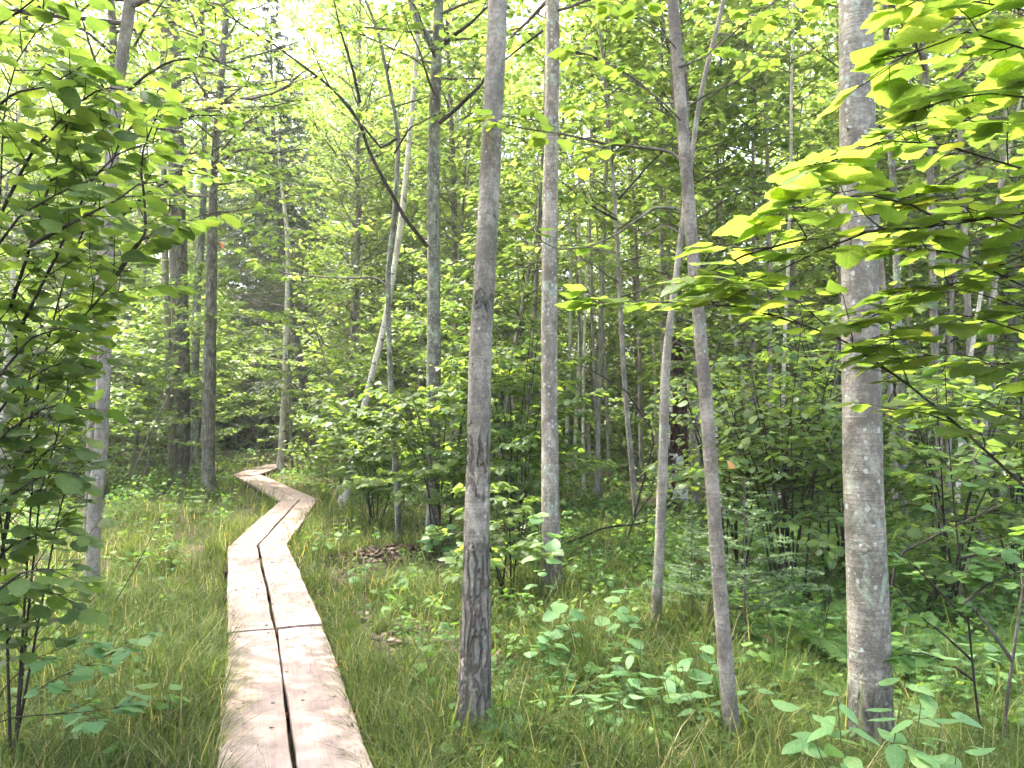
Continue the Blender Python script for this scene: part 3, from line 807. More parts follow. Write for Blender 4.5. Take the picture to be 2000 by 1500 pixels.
T_('grey_left', 'maple_tree', 'straight dark grey trunk standing alone between trunk cluster and boardwalk',
   [(-6.227, 15.865, -0.08, 0.165), (-6.227, 15.865, 0.0, 0.147), (-6.27, 15.865, 1.281, 0.132), (-6.255, 15.865, 2.868, 0.122), (-6.249, 15.865, 4.362, 0.112), (-6.258, 15.865, 5.544, 0.096), (-6.221, 15.865, 7.169, 0.075), (-6.119, 15.865, 8.808, 0.07), (-6.051, 15.865, 9.908, 0.065), (-5.995, 15.865, 10.461, 0.06)], 'bark_dark', 14.5, (0.38, 44, 2.4, 0.135), 22, sides=20, seg=0.1)
T_('birch', 'birch_tree', 'slender white birch at the far bend of the boardwalk',
   [(-6.992, 23.246, -0.08, 0.13), (-6.992, 23.246, -0.0, 0.116), (-6.945, 23.246, 1.109, 0.093), (-6.887, 23.246, 2.657, 0.085), (-6.839, 23.246, 4.996, 0.078), (-6.828, 23.246, 6.567, 0.07), (-6.922, 23.246, 7.83, 0.055), (-7.145, 23.246, 9.259, 0.039)], 'bark_birch', 10.5, (0.72, 10, 1.2), 23, leafkind='lo')
T_('leaning_birch', 'birch_tree', 'leaning white birch right of the boardwalk, its foot bending out of the grass',
   [(-3.133, 14.241, -0.08, 0.116), (-3.133, 14.241, -0.0, 0.104), (-3.006, 14.241, 0.564, 0.08), (-2.916, 14.241, 1.035, 0.071), (-2.734, 14.241, 1.887, 0.062), (-2.522, 14.241, 2.743, 0.062), (-2.402, 14.241, 3.221, 0.057), (-2.218, 14.241, 4.277, 0.057), (-2.081, 14.241, 5.242, 0.058), (-1.972, 14.241, 6.311, 0.053), (-1.873, 14.241, 7.583, 0.048), (-1.792, 14.241, 8.568, 0.044)], 'bark_birch', 12.5, (0.68, 14, 1.5), 24, seg=0.08)
T_('dark_sapling', 'maple_sapling', 'thin dark sapling behind the spotted trunk on its right',
   [(1.638, 9.99, -0.08, 0.048), (1.638, 9.99, 0.0, 0.043), (1.59, 9.99, 0.591, 0.036), (1.479, 9.99, 1.883, 0.033), (1.419, 9.99, 2.954, 0.03), (1.397, 9.99, 3.763, 0.027), (1.348, 9.99, 4.578, 0.024), (1.285, 9.99, 5.468, 0.02), (1.209, 9.99, 6.365, 0.017)], 'bark_thin', 8.5, (0.36, 30, 1.6, 0.12), 25, seg=0.08, leafkind='maple_mid')
T_('right_grey', 'maple_tree', 'grey trunk in the background close to the right edge of the picture',
   [(11.071, 17.173, -0.08, 0.147), (11.071, 17.173, -0.0, 0.131), (11.157, 17.173, 1.821, 0.114), (11.312, 17.173, 5.283, 0.115), (11.401, 17.173, 7.624, 0.104), (11.456, 17.173, 11.187, 0.094)], 'bark', 15.0, (0.30, 46, 2.4, 0.13), 26)
T_('right_twin', 'maple_tree', 'thin grey trunk right of the thickest trunk, second one along',
   [(4.943, 8.927, -0.08, 0.049), (4.943, 8.927, 0.0, 0.044), (4.954, 8.927, 0.969, 0.041), (4.933, 8.927, 2.335, 0.042), (4.924, 8.927, 3.176, 0.039), (4.919, 8.927, 4.755, 0.039), (4.876, 8.927, 6.049, 0.036)], 'bark', 11.0, (0.34, 34, 1.7, 0.12), 27, leafkind='maple_mid')
T_('right_pole', 'maple_tree', 'thin lichened trunk immediately right of the thickest trunk',
   [(4.3, 8.477, -0.08, 0.054), (4.3, 8.477, 0.0, 0.048), (4.292, 8.477, 1.172, 0.039), (4.283, 8.477, 2.585, 0.04), (4.276, 8.477, 3.558, 0.037), (4.236, 8.477, 4.89, 0.034), (4.209, 8.477, 6.358, 0.029)], 'bark_lichen', 12.0, (0.34, 34, 1.8, 0.12), 28, leafkind='maple_mid')
T_('behind_ringed', 'maple_tree', 'slim background trunk seen between the forked trunk and the ringed trunk',
   [(-1.178, 16.602, -0.08, 0.081), (-1.178, 16.602, 0.0, 0.072), (-1.22, 16.602, 2.925, 0.067), (-1.25, 16.602, 5.162, 0.067), (-1.278, 16.602, 6.857, 0.062), (-1.363, 16.602, 8.796, 0.056), (-1.449, 16.602, 10.87, 0.051)], 'bark', 13.0, (0.34, 40, 2.0, 0.13), 29)
T_('pole_a', 'maple_tree', 'straight thin pole between spruce and leaning birch',
   [(-5.835, 27.623, -0.08, 0.093), (-5.835, 27.623, 0.0, 0.083), (-5.833, 27.623, 3.771, 0.074), (-5.772, 27.623, 9.37, 0.065), (-5.742, 27.623, 12.207, 0.056), (-5.728, 27.623, 16.991, 0.047)], 'bark_pale', 14.0, (0.6, 10, 1.4), 30)
T_('pole_b', 'maple_sapling', 'thin dark pole just right of the white birch at the bend',
   [(-6.606, 23.246, -0.08, 0.052), (-6.606, 23.246, -0.0, 0.046), (-6.722, 23.246, 1.882, 0.039), (-6.757, 23.246, 3.435, 0.031), (-6.804, 23.246, 4.683, 0.023)], 'bark_thin', 0, None, 31)
T_('birch_a', 'birch_tree', 'thin white birch pole right of the spotted trunk, far back',
   [(1.679, 20.735, -0.08, 0.069), (1.679, 20.735, 0.0, 0.062), (1.741, 20.735, 1.857, 0.055), (1.829, 20.735, 3.242, 0.055), (1.864, 20.735, 5.194, 0.049), (1.817, 20.735, 7.445, 0.042)], 'bark_birch', 13.0, (0.6, 10, 1.4), 32)
T_('birch_b', 'birch_tree', 'second thin birch pole beside the one right of the spotted trunk',
   [(1.347, 19.146, -0.08, 0.057), (1.347, 19.146, -0.0, 0.051), (1.378, 19.146, 1.841, 0.045), (1.433, 19.146, 3.12, 0.038), (1.49, 19.146, 4.923, 0.039)], 'bark_birch', 11.0, (0.6, 8, 1.2), 33)
T_('brown_pole', 'maple_sapling', 'thin brown pole between the leaning pale trunk and the furrowed trunk',
   [(-10.417, 21.265, -0.08, 0.08), (-10.417, 21.265, 0.0, 0.071), (-10.359, 21.265, 2.571, 0.064), (-10.292, 21.265, 4.139, 0.057), (-10.228, 21.265, 5.86, 0.043), (-10.178, 21.265, 7.593, 0.036)], 'bark_thin', 11.0, (0.4, 12, 1.4), 34)
for key, x, y, w in (('dark_r', 1873, 1500, 0),): pass

# unseen trees added off to the left so their crowns dapple the path
for i, (x, y, H, lab) in enumerate(((-6.6, 4.6, 16.0, 'unseen shade maple added at left, level with the near planks'), (-7.4, 7.0, 19.0, 'unseen shade maple added at left beyond the near planks'),
                                    (-9.6, 9.0, 20.0, 'unseen shade maple added at far left'))):
    rg = random.Random(600 + i); tr = [(x, y, -0.1, 0.09)]; px, py = x, y
    for k in range(1, 9):
        px += rg.uniform(-.06, .06); py += rg.uniform(-.06, .06); tr.append((px, py, k * 0.7, 0.09 - 0.004 * k))
    T_('out%d' % i, 'maple_tree', lab, tr, 'bark', H, (0.42, 44, 2.8, 0.15), 600 + i)

# knots, branch stubs and scars on the near trunks
def knob(thing, at, r, out, mat, seed, ring=True):
    base = Vector(thing.location); rs = np.random.default_rng(seed)
    at = Vector(at); out = Vector(out).normalized()
    prof = [(-0.6, 1.25), (0.05, 1.15), (0.35, 0.95), (0.55, 0.7), (0.45, 0.42), (0.2, 0.30), (0.15, 0.02)] if ring else [(-0.8, 1.0), (0.3, 0.85), (0.8, 0.65), (1.2, 0.5), (1.25, 0.02)]
    q = out.to_track_quat('Z', 'Y').to_matrix()
    V = []; n = 14
    for h, rr in prof:
        for k in range(n):
            a = k * 2 * math.pi / n; j = 1 + 0.12 * rs.standard_normal()
            V.append(at - base + q @ Vector((math.cos(a) * rr * r * j, math.sin(a) * rr * r * j * 1.15, h * r * (1 + 0.1 * rs.standard_normal()))))
    F = [(i * n + k, i * n + (k + 1) % n, (i + 1) * n + (k + 1) % n, (i + 1) * n + k) for i in range(len(prof) - 1) for k in range(n)]
    mesh_obj('knot', new_mesh('knot', np.array([tuple(v) for v in V]), [np.array(F)], M[mat], smooth=True), thing)

def on_trunk(key, z, az):
    """a point on the bark at height z, az from the side that faces the camera (positive to the right)"""
    P_ = np.asarray(TR[key][1]); x = np.interp(z, P_[:, 2], P_[:, 0]); y = np.interp(z, P_[:, 2], P_[:, 1]); r = np.interp(z, P_[:, 2], P_[:, 3])
    d = Vector((math.sin(az), -math.cos(az), 0)); return Vector((x, y, z)) + d * (r * 0.97), d
for key, z, az, r, ring, mat in (('scarred', 2.21, -0.45, 0.020, True, 'bark_scarred'), ('scarred', 2.15, 0.15, 0.008, False, 'bark_scarred'), ('scarred', 2.14, 0.5, 0.010, True, 'bark_scarred'),
        ('scarred', 1.93, 0.6, 0.008, False, 'bark_scarred'), ('scarred', 1.75, 0.55, 0.007, False, 'bark_scarred'), ('scarred', 1.91, -0.6, 0.006, False, 'twig_grey'), ('scarred', 2.66, 0.7, 0.011, True, 'bark_scarred'), ('scarred', 3.0, 0.75, 0.012, True, 'bark_scarred'), ('scarred', 2.44, 0.6, 0.008, True, 'bark_scarred'),
        ('scarred', 1.43, 0.2, 0.014, False, 'bark_scarred'), ('scarred', 1.02, -0.2, 0.02, True, 'bark_scarred'), ('scarred', 0.62, 0.1, 0.02, True, 'bark_scarred'),
        ('spotted', 3.72, -0.2, 0.022, True, 'bark_spotted'), ('spotted', 3.62, 0.5, 0.020, True, 'bark_spotted'), ('spotted', 2.95, 0.4, 0.020, True, 'bark_spotted'), ('spotted', 2.7, -0.5, 0.016, True, 'bark_spotted'),
        ('spotted', 2.5, 0.6, 0.014, False, 'bark_spotted'), ('spotted', 2.2, -0.3, 0.016, True, 'bark_spotted'), ('spotted', 1.55, 0.3, 0.014, True, 'bark_spotted'),
        ('slim', 2.05, 0.4, 0.010, True, 'bark_thin'), ('slim', 1.46, 0.5, 0.013, True, 'bark_thin'), ('slim', 0.95, 0.2, 0.008, False, 'bark_thin'), ('slim', 2.9, 0.3, 0.012, True, 'bark_thin'), ('slim', 3.4, 0.7, 0.012, True, 'bark_thin'),
        ('thick', 2.02, -0.9, 0.010, False, 'bark_plain'), ('thick', 3.02, -0.9, 0.012, False, 'bark_plain'), ('thick', 2.62, 0.3, 0.018, True, 'bark_plain'), ('thick', 1.05, -0.5, 0.02, True, 'bark_plain')):
    p, d = on_trunk(key, z, az); knob(TR[key][0], p, r, d + Vector((0, 0, 0.25)), mat, int(z * 100) + len(key), ring)

def ridge(thing, pts, r, mat):
    """raised seam of bark"""
    base = Vector(thing.location)
    pts = [Vector(p) - base for p in pts]
    V, F = tube(resample(np.array([tuple(p) for p in pts]), 16), np.interp(np.linspace(0, 1, 16), [0, .2, .8, 1], [0.2, 1, 1, 0.2]) * r, 7)
    V = V + np.random.default_rng(3).normal(0, r * 0.2, V.shape)
    mesh_obj('bark_seam', new_mesh('bark_seam', V, [F], M[mat], smooth=True), thing)
ridge(TR['scarred'][0], [on_trunk('scarred', z, a)[0] for z, a in ((2.20, -0.85), (2.26, -0.62), (2.295, -0.3), (2.27, 0.0), (2.22, 0.3), (2.16, 0.55))], 0.007, 'bark_dark')
rs_ = random.Random(8)
for zc, hw, n in ((1.47, 0.06, 18), (1.06, 0.07, 22), (0.62, 0.05, 10)):
    for i in range(n):
        a = rs_.uniform(-1.4, 1.4); z = zc + rs_.uniform(-hw, hw); h = rs_.uniform(0.015, 0.05)
        ridge(TR['scarred'][0], [on_trunk('scarred', z + h * f, a + rs_.uniform(-.06, .06))[0] for f in (-1, -.3, .3, 1)], rs_.uniform(0.002, 0.0045), 'bark_scarred')
for i in range(26):
    a = rs_.uniform(-1.3, 1.3); z = rs_.uniform(0.12, 0.98); w = rs_.uniform(0.1, 0.3)
    ridge(TR['thick'][0], [on_trunk('thick', z + rs_.uniform(-.006, .006), a + w * f)[0] for f in (-1, -.3, .3, 1)], rs_.uniform(0.002, 0.004), 'bark_plain')

# limbs that show, each a part of its tree, with their leaves
def limb(key, path, r, leaves=True, size=0.10, mat='canopy', kind='maple_mid', seed=1, wood='twig_grey', leafobj=False, gap=0.12, side_gap=0.3, side_len=0.35, start=0.3, limit=120, droop=0.2):
    t = TR[key][0] if isinstance(key, str) else key
    rng = random.Random(seed); nr = np.random.default_rng(seed); base = tuple(t.location)
    pts = [Vector(p) for p in resample(np.array(path), max(8, 3 * len(path)))]
    wd, lv = [], []
    if leaves: spray(rng, None, None, 0, r, wd, lv, size, True, side_gap, side_len, start, 0, gap, droop, path=pts)
    else: wd.append((pts, r, r * 0.35))
    o = mesh_obj('branch', wood_bag(wd, 8).mesh('branch', M[wood], True, base), t)
    if lv:
        if leafobj: foliage(o, base, lv, kind, mat, nr, limit, 'maple_mid')
        else:
            b = Bag(); batch_leaves(b, lv, kind, nr); tag(mesh_obj('foliage', b.mesh('foliage', M[mat], False, base), o), kind='stuff')

Y6, Y7 = 10.2, 10.2
limb('forked', [(-1.02, 9.999, 6.507), (-1.142, 9.99, 6.711), (-1.258, 9.981, 6.915), (-1.34, 9.971, 7.153), (-1.394, 9.952, 7.594), (-1.442, 9.911, 8.546)], 0.055, seed=41, kind='lo', wood='bark_lichen', start=0.5)
limb('forked', [(-1.122, 10.112, 3.912), (-1.428, 10.095, 4.3), (-1.734, 10.071, 4.857), (-1.918, 10.055, 5.217), (-1.999, 10.042, 5.522), (-2.176, 10.03, 5.794), (-2.448, 10.018, 6.066), (-3.128, 9.996, 6.575), (-4.114, 9.97, 7.187)], 0.028, seed=42, wood='twig', start=0.55, size=0.11, side_len=0.2)
limb('forked', [(-0.953, 9.843, 5.48), (-0.767, 9.837, 5.626), (-0.567, 9.829, 5.813), (-0.4, 9.822, 5.979), (-0.267, 9.809, 6.279), (-0.167, 9.786, 6.812)], 0.032, seed=43, wood='twig', start=0.5)
limb('forked', [(-0.985, 10.194, 6.623), (-0.797, 10.186, 6.81), (-0.555, 10.179, 6.984), (-0.312, 10.168, 7.226), (-0.069, 10.156, 7.503)], 0.03, seed=44, wood='twig', start=0.5)
limb('crooked', [(-1.666, 10.135, 3.362), (-1.734, 10.131, 3.464), (-1.85, 10.129, 3.505), (-2.108, 10.129, 3.498), (-2.448, 10.129, 3.505), (-2.992, 10.127, 3.552), (-3.264, 10.123, 3.641), (-3.516, 10.117, 3.79)], 0.015, seed=45, start=0.6, side_len=0.16)
limb('crooked', [(-1.98, 9.832, 5.746), (-2.067, 9.815, 6.146), (-2.233, 9.791, 6.679), (-2.333, 9.771, 7.145)], 0.022, seed=46, wood='twig', start=0.3)
limb('crooked', [(-1.508, 9.951, 5.316), (-1.717, 9.956, 5.182), (-1.885, 9.948, 5.383), (-2.087, 9.937, 5.619), (-2.323, 9.924, 5.922)], 0.02, seed=47, wood='twig', start=0.4)
limb('crooked', [(-1.549, 9.959, 5.114), (-1.347, 9.945, 5.451), (-1.145, 9.94, 5.552), (-0.875, 9.935, 5.686)], 0.016, seed=48, wood='twig', start=0.3)
limb('grey_left', [(-6.169, 15.692, 6.786), (-5.83, 15.679, 7.104), (-5.512, 15.674, 7.21), (-5.088, 15.679, 7.104), (-4.24, 15.674, 7.21)], 0.04, seed=49, start=0.4, kind='lo', side_len=0.25)
limb('furrowed', [(-8.253, 18.582, 9.392), (-6.773, 15.738, 8.044), (-5.647, 13.772, 7.217), (-5.227, 13.763, 7.431), (-4.76, 13.762, 7.45), (-4.2, 13.755, 7.618), (-3.547, 13.744, 7.851)], 0.06, seed=50, start=0.45, kind='maple_mid', size=0.13, side_len=0.3)
limb('leaning', [(-3.196, 6.045, 3.052), (-3.091, 6.036, 3.255), (-2.887, 6.028, 3.438), (-2.643, 6.022, 3.58), (-2.399, 6.019, 3.641), (-2.155, 6.021, 3.6), (-1.993, 6.024, 3.539)], 0.014, size=0.095, mat='mid', kind='maple', seed=64, leafobj=True, gap=0.08, side_gap=0.16, side_len=0.3, start=0.2, limit=130, wood='twig')
limb('leaning', [(-3.008, 5.719, 3.639), (-2.861, 5.714, 3.755), (-2.668, 5.711, 3.833), (-2.397, 5.707, 3.929), (-2.165, 5.707, 3.929)], 0.012, size=0.095, mat='mid', kind='maple', seed=65, leafobj=True, gap=0.08, side_gap=0.16, side_len=0.3, start=0.15, limit=110, wood='twig')
limb('leaning', [(-2.882, 5.506, 3.944), (-2.688, 5.498, 4.13), (-2.501, 5.493, 4.242), (-2.24, 5.491, 4.28), (-1.979, 5.496, 4.168)], 0.012, size=0.095, mat='mid', kind='maple', seed=66, leafobj=True, gap=0.08, side_gap=0.16, side_len=0.3, start=0.15, limit=110, wood='twig')
limb('slim', [(0.802, 3.65, 2.89), (0.784, 3.648, 2.919), (0.715, 3.648, 2.939), (0.444, 3.646, 2.968), (0.247, 3.644, 3.013), (0.074, 3.643, 3.037), (-0.062, 3.642, 3.067), (-0.123, 3.641, 3.097)], 0.009, size=0.085, mat='maple_near', kind='maple', seed=51, leafobj=True, gap=0.07, side_gap=0.14, side_len=0.28, start=0.12)
limb('slim', [(0.814, 3.66, 2.643), (0.794, 3.66, 2.658), (0.691, 3.66, 2.66), (0.617, 3.662, 2.611), (0.518, 3.665, 2.537), (0.37, 3.668, 2.468), (0.222, 3.668, 2.458), (0.136, 3.667, 2.5), (0.074, 3.662, 2.599)], 0.007, size=0.07, mat='maple_near', kind='maple', seed=52, leafobj=True, gap=0.09, side_gap=0.3, side_len=0.2, start=0.5)
limb('slim', [(0.844, 3.639, 3.146), (0.937, 3.636, 3.203), (1.085, 3.633, 3.269), (1.233, 3.628, 3.387), (1.381, 3.622, 3.535), (1.455, 3.617, 3.646)], 0.006, size=0.075, mat='maple_near', kind='maple', seed=53, leafobj=True, gap=0.08, side_gap=0.2, side_len=0.25, start=0.35)
limb('slim', [(0.808, 3.65, 3.347), (0.856, 3.649, 3.36), (0.942, 3.648, 3.397), (1.054, 3.642, 3.521), (1.24, 3.639, 3.595)], 0.006, size=0.085, mat='maple_near', kind='maple', seed=54, leafobj=True, gap=0.08, side_gap=0.2, side_len=0.3, start=0.2)
limb('slim', [(0.794, 3.627, 3.424), (0.715, 3.623, 3.511), (0.567, 3.619, 3.609), (0.444, 3.614, 3.708)], 0.006, size=0.075, mat='maple_near', kind='maple', seed=55, leafobj=True, gap=0.08, side_gap=0.2, side_len=0.3, start=0.2)
limb('slim', [(0.803, 3.592, 3.06), (0.706, 3.588, 3.157), (0.584, 3.584, 3.242), (0.462, 3.581, 3.327), (0.268, 3.579, 3.376)], 0.006, size=0.08, mat='maple_near', kind='maple', seed=56, leafobj=True, gap=0.08, side_gap=0.2, side_len=0.22, start=0.3)
limb('slim', [(0.807, 3.665, 2.537), (0.74, 3.663, 2.574), (0.641, 3.666, 2.525), (0.555, 3.664, 2.562), (0.53, 3.66, 2.648)], 0.005, False, seed=57)
limb('dark_sapling', [(1.373, 9.898, 4.214), (1.0, 9.89, 4.414), (0.7, 9.878, 4.68), (0.333, 9.867, 4.947)], 0.016, seed=58, wood='twig', start=0.2)
limb('dark_sapling', [(1.387, 9.887, 4.481), (1.733, 9.869, 4.88), (2.2, 9.849, 5.347), (2.667, 9.838, 5.613)], 0.016, seed=59, wood='twig', start=0.2)
limb('broken', [(1.14, 5.686, 2.087), (1.197, 5.681, 2.2), (1.273, 5.679, 2.257), (1.368, 5.677, 2.314)], 0.008, size=0.09, mat='maple_near', kind='maple', seed=60, leafobj=True, gap=0.08, side_gap=0.1, side_len=0.4, start=0.5)
limb('spotted', [(0.423, 6.766, 4.881), (0.552, 6.764, 4.927), (0.69, 6.766, 4.899), (0.92, 6.77, 4.798), (1.196, 6.778, 4.614), (1.472, 6.791, 4.315)], 0.018, seed=61, wood='twig', start=0.35)
limb('spotted', [(0.276, 6.756, 5.12), (0.092, 6.762, 4.982), (-0.069, 6.768, 4.853), (-0.207, 6.772, 4.752)], 0.014, seed=62, wood='twig', start=0.3)
limb('dark_sapling', [(1.428, 9.059, 0.481), (1.68, 9.018, 1.44), (1.32, 8.994, 1.98), (0.9, 8.984, 2.219), (0.54, 8.979, 2.339)], 0.014, False, seed=63, wood='twig')

# spruce: leaning grey trunk, dead lower branches, drooping green ones above
def conifer(name, label, cat, tr, bark, seed, zdead, zgreen, H, Lb, nb, needle, nlen, mat, nn=26, live_droop=0.35, group=None, twigs=9, flat=False, nw=0.12):
    rng = random.Random(seed); nr = np.random.default_rng(seed)
    full = extend(rng, tr, H, 0.01, 0.006) if H > tr[-1][2] else tr
    base = (tr[0][0], tr[0][1], 0.0)
    t = empty(name, base); tag(t, label, cat, group)
    me, q = trunk_mesh('trunk', full, bark, 16, 0.12, base, 0.02, 0.3, 0.02, seed)
    mesh_obj('trunk', me, t)
    P_ = np.asarray(full)
    wd, nd = [], []
    ga = 0.0
    for i in range(nb):
        z = zdead + (H - zdead) * ((i + rng.random()) / nb)
        x, y, r = (float(np.interp(z, P_[:, 2], P_[:, k])) for k in (0, 1, 3))
        ga += 2.4 + rng.uniform(-.4, .4)
        L = Lb * max(0.12, (1 - (z - zdead) / (H - zdead) * 0.92)) * rng.uniform(0.7, 1.1)
        dead = z < zgreen and rng.random() < 0.9
        d = Vector((math.cos(ga), math.sin(ga), 0.25 if not dead else rng.uniform(-0.15, 0.3)))
        pts = wander(rng, (x, y, z), d, L, 6, -live_droop if not dead else rng.uniform(-0.3, 0.1), 0.05)
        wd.append((pts, min(r * 0.5, 0.006 + 0.006 * L), 0.002))
        k = int(twigs * L / Lb) + 2; sd = 1
        for j in range(k):
            f = 0.12 + 0.85 * (j + rng.random() * 0.6) / k
            pq, tt = along(pts, f); s = Vector((tt.y, -tt.x, 0)).normalized()
            dd = tt * 0.8 + s * sd * 0.8 + UP * (rng.uniform(-0.4, 0.0) if not flat else rng.uniform(-.05, .05)); sd = -sd
            tp = wander(rng, pq, dd, L * (0.42 * (1.1 - 0.7 * f)) * rng.uniform(0.7, 1.2), 3, -0.2 if not flat else 0, 0.08)
            wd.append((tp, 0.0022, 0.001))
            if not dead: nd.append(tp)
        if not dead: nd.append(pts[1:])
    tag(mesh_obj('limbs', wood_bag(wd, 5, 0.0012).mesh('limbs', M['twig_grey'], True, base), t), kind='stuff')
    N_ = []
    for tp in nd:
        Lt = sum((b - a).length for a, b in zip(tp[:-1], tp[1:])); m = max(4, int(nn * Lt / 0.3))
        for j in range(m):
            p, tt = along(tp, min(0.999, (j + rng.random()) / m))
            s = Vector((tt.y, -tt.x, 0))
            s = s.normalized() if s.length > 0.01 else Vector((1, 0, 0))
            a = rng.choice((0.0, math.pi)) + rng.gauss(0, 0.35) if flat else rng.uniform(0, 6.28)
            d = tt * 0.55 + s * math.cos(a) + UP * math.sin(a) * 0.8
            N_.append((p, d, UP + rv(rng, 0.3), nlen * rng.uniform(0.7, 1.2)))
    A = np.array([(*a, *b, *c, s) for a, b, c, s in N_])
    x, y, z = frames(A[:, 3:6], A[:, 6:9]); s = A[:, 9][:, None]
    V = np.stack([A[:, :3] - x * s * nw, A[:, :3] + x * s * nw, A[:, :3] + y * s], 1).reshape(-1, 3)
    F = np.arange(len(V)).reshape(-1, 3)
    b = Bag(); b.add(V, F, None, np.repeat(nr.random(len(A)).astype(np.float32), 3))
    tag(mesh_obj('needles', b.mesh('needles', M[mat], False, base), t), kind='stuff')
    return t
conifer('spruce_tree', 'spruce with curved grey trunk and bare dead lower branches beyond the birch', 'tree',
        [(-6.555, 25.635, -0.08, 0.22), (-6.555, 25.635, -0.0, 0.196), (-6.707, 25.635, 1.394, 0.179), (-6.892, 25.635, 2.59, 0.154), (-7.182, 25.635, 3.962, 0.137), (-7.439, 25.635, 5.34, 0.129), (-7.646, 25.635, 6.725, 0.121), (-7.782, 25.635, 7.942, 0.112), (-7.961, 25.635, 9.69, 0.095), (-8.106, 25.635, 11.447, 0.069)], 'bark_dark', 71, 2.6, 7.4, 16.5, 3.2, 125, 'spruce', 0.12, 'spruce', 44, twigs=13, nw=0.13)
conifer('spruce_tree', 'shaded spruce deep in the wood behind the right thicket', 'tree',
        [(8.2, 17.5, -0.1, 0.10), (8.2, 17.5, 3, 0.08)], 'bark_dark', 72, 0.6, 1.0, 8.5, 1.9, 80, 'spruce', 0.08, 'spruce', 24)
conifer('fir_sapling', 'small feathery fir sapling in front of the right thicket', 'fir sapling',
        [(1.582, 5.292, -0.05, 0.012), (1.582 + .01, 5.292, 0.9, 0.006)], 'twig_grey', 73, 0.25, 0.3, 1.25, 0.75, 40, 'fir', 0.032, 'fir', 120, 0.12, None, 8, True, 0.11)
conifer('fir_sapling', 'smaller fir sapling low beside the slim trunk', 'fir sapling',
        [(1.368, 5.906, -0.05, 0.010), (1.368, 5.906, 0.6, 0.005)], 'twig_grey', 74, 0.15, 0.2, 0.95, 0.5, 28, 'fir', 0.032, 'fir', 120, 0.1, None, 8, True, 0.11)

# rotten birch snag behind the slim trunk
def snag():
    tr = [(2.986, 14.081, -0.08, 0.23), (2.986, 14.081, -0.0, 0.205), (3.01, 14.081, 0.576, 0.187), (3.025, 14.081, 1.229, 0.173), (3.043, 14.081, 2.166, 0.146), (3.005, 14.081, 3.109, 0.113)]
    base = (tr[0][0], tr[0][1], 0.0)
    t = empty('birch_snag', base); tag(t, 'broken rotten birch snag with peeling white bark behind the slim trunk', 'tree stump')
    me, q = trunk_mesh('trunk', tr, 'rot', 26, 0.05, base, 0.06, 0.3, 0.06, 5, ragged=True); mesh_obj('trunk', me, t)
    rs = random.Random(9)
    P_ = np.asarray(tr)
    for i, (z0, z1, a0, a1) in enumerate(((0.0, 0.42, -2.2, 1.6), (0.72, 0.95, -2.0, 0.4), (0.5, 0.66, -1.6, -0.2), (1.1, 1.5, -2.6, -1.0), (1.7, 2.1, -2.4, -0.8))):
        n, m = 9, 12; V = []
        for iz in range(n):
            for ia in range(m):
                z = z0 + (z1 - z0) * iz / (n - 1) + (rs.uniform(-.05, .05) if iz in (0, n - 1) else 0); a = a0 + (a1 - a0) * ia / (m - 1)
                x, y, r = (float(np.interp(z, P_[:, 2], P_[:, k])) for k in (0, 1, 3))
                rr = r * 1.07 + 0.015 * (iz == n - 1) + rs.uniform(0, 0.006)
                V.append((x + math.sin(a) * rr - base[0], y - math.cos(a) * rr - base[1], z))
        F = [(a * m + b, a * m + b + 1, (a + 1) * m + b + 1, (a + 1) * m + b) for a in range(n - 1) for b in range(m - 1)]
        o = mesh_obj('peeling_bark', new_mesh('peeling_bark', np.array(V), [np.array(F)], M['bark_birch'], smooth=True), t)
        sm = o.modifiers.new('thick', 'SOLIDIFY'); sm.thickness = 0.008
snag()

# ================================================================= bushes and saplings with leaves one can tell apart
def bush(name, label, cat, base, paths, r, size, kind, mid, mat, seed, opp=False, limit=300, gap=0.07, side_gap=0.16, side_len=0.35, start=0.3,
         extra=0, droop=0.25, pet=0.3, tiltj=0.3, wood='twig', min_show=0.004, group=None, petioles=True):
    rng = random.Random(seed); nr = np.random.default_rng(seed)
    t = empty(name, base); tag(t, label, cat, group)
    leaves = []
    for pth in paths:
        st = start
        if isinstance(pth, tuple): pth, st = pth
        pts = [Vector(p) for p in resample(np.array(pth), max(8, 3 * len(pth)))]
        wd = []; stems = [] if petioles else None
        spray(rng, None, None, 0, r, wd, leaves, size, opp, side_gap, side_len, st, 0, gap, droop, pet, tiltj, stems, path=pts)
        mesh_obj('branch', wood_bag(wd + (stems or []), 7).mesh('branch', M[wood], True, base), t)
    foliage(t, base, leaves, kind, mat, nr, limit, mid, None, min_show)
    return t

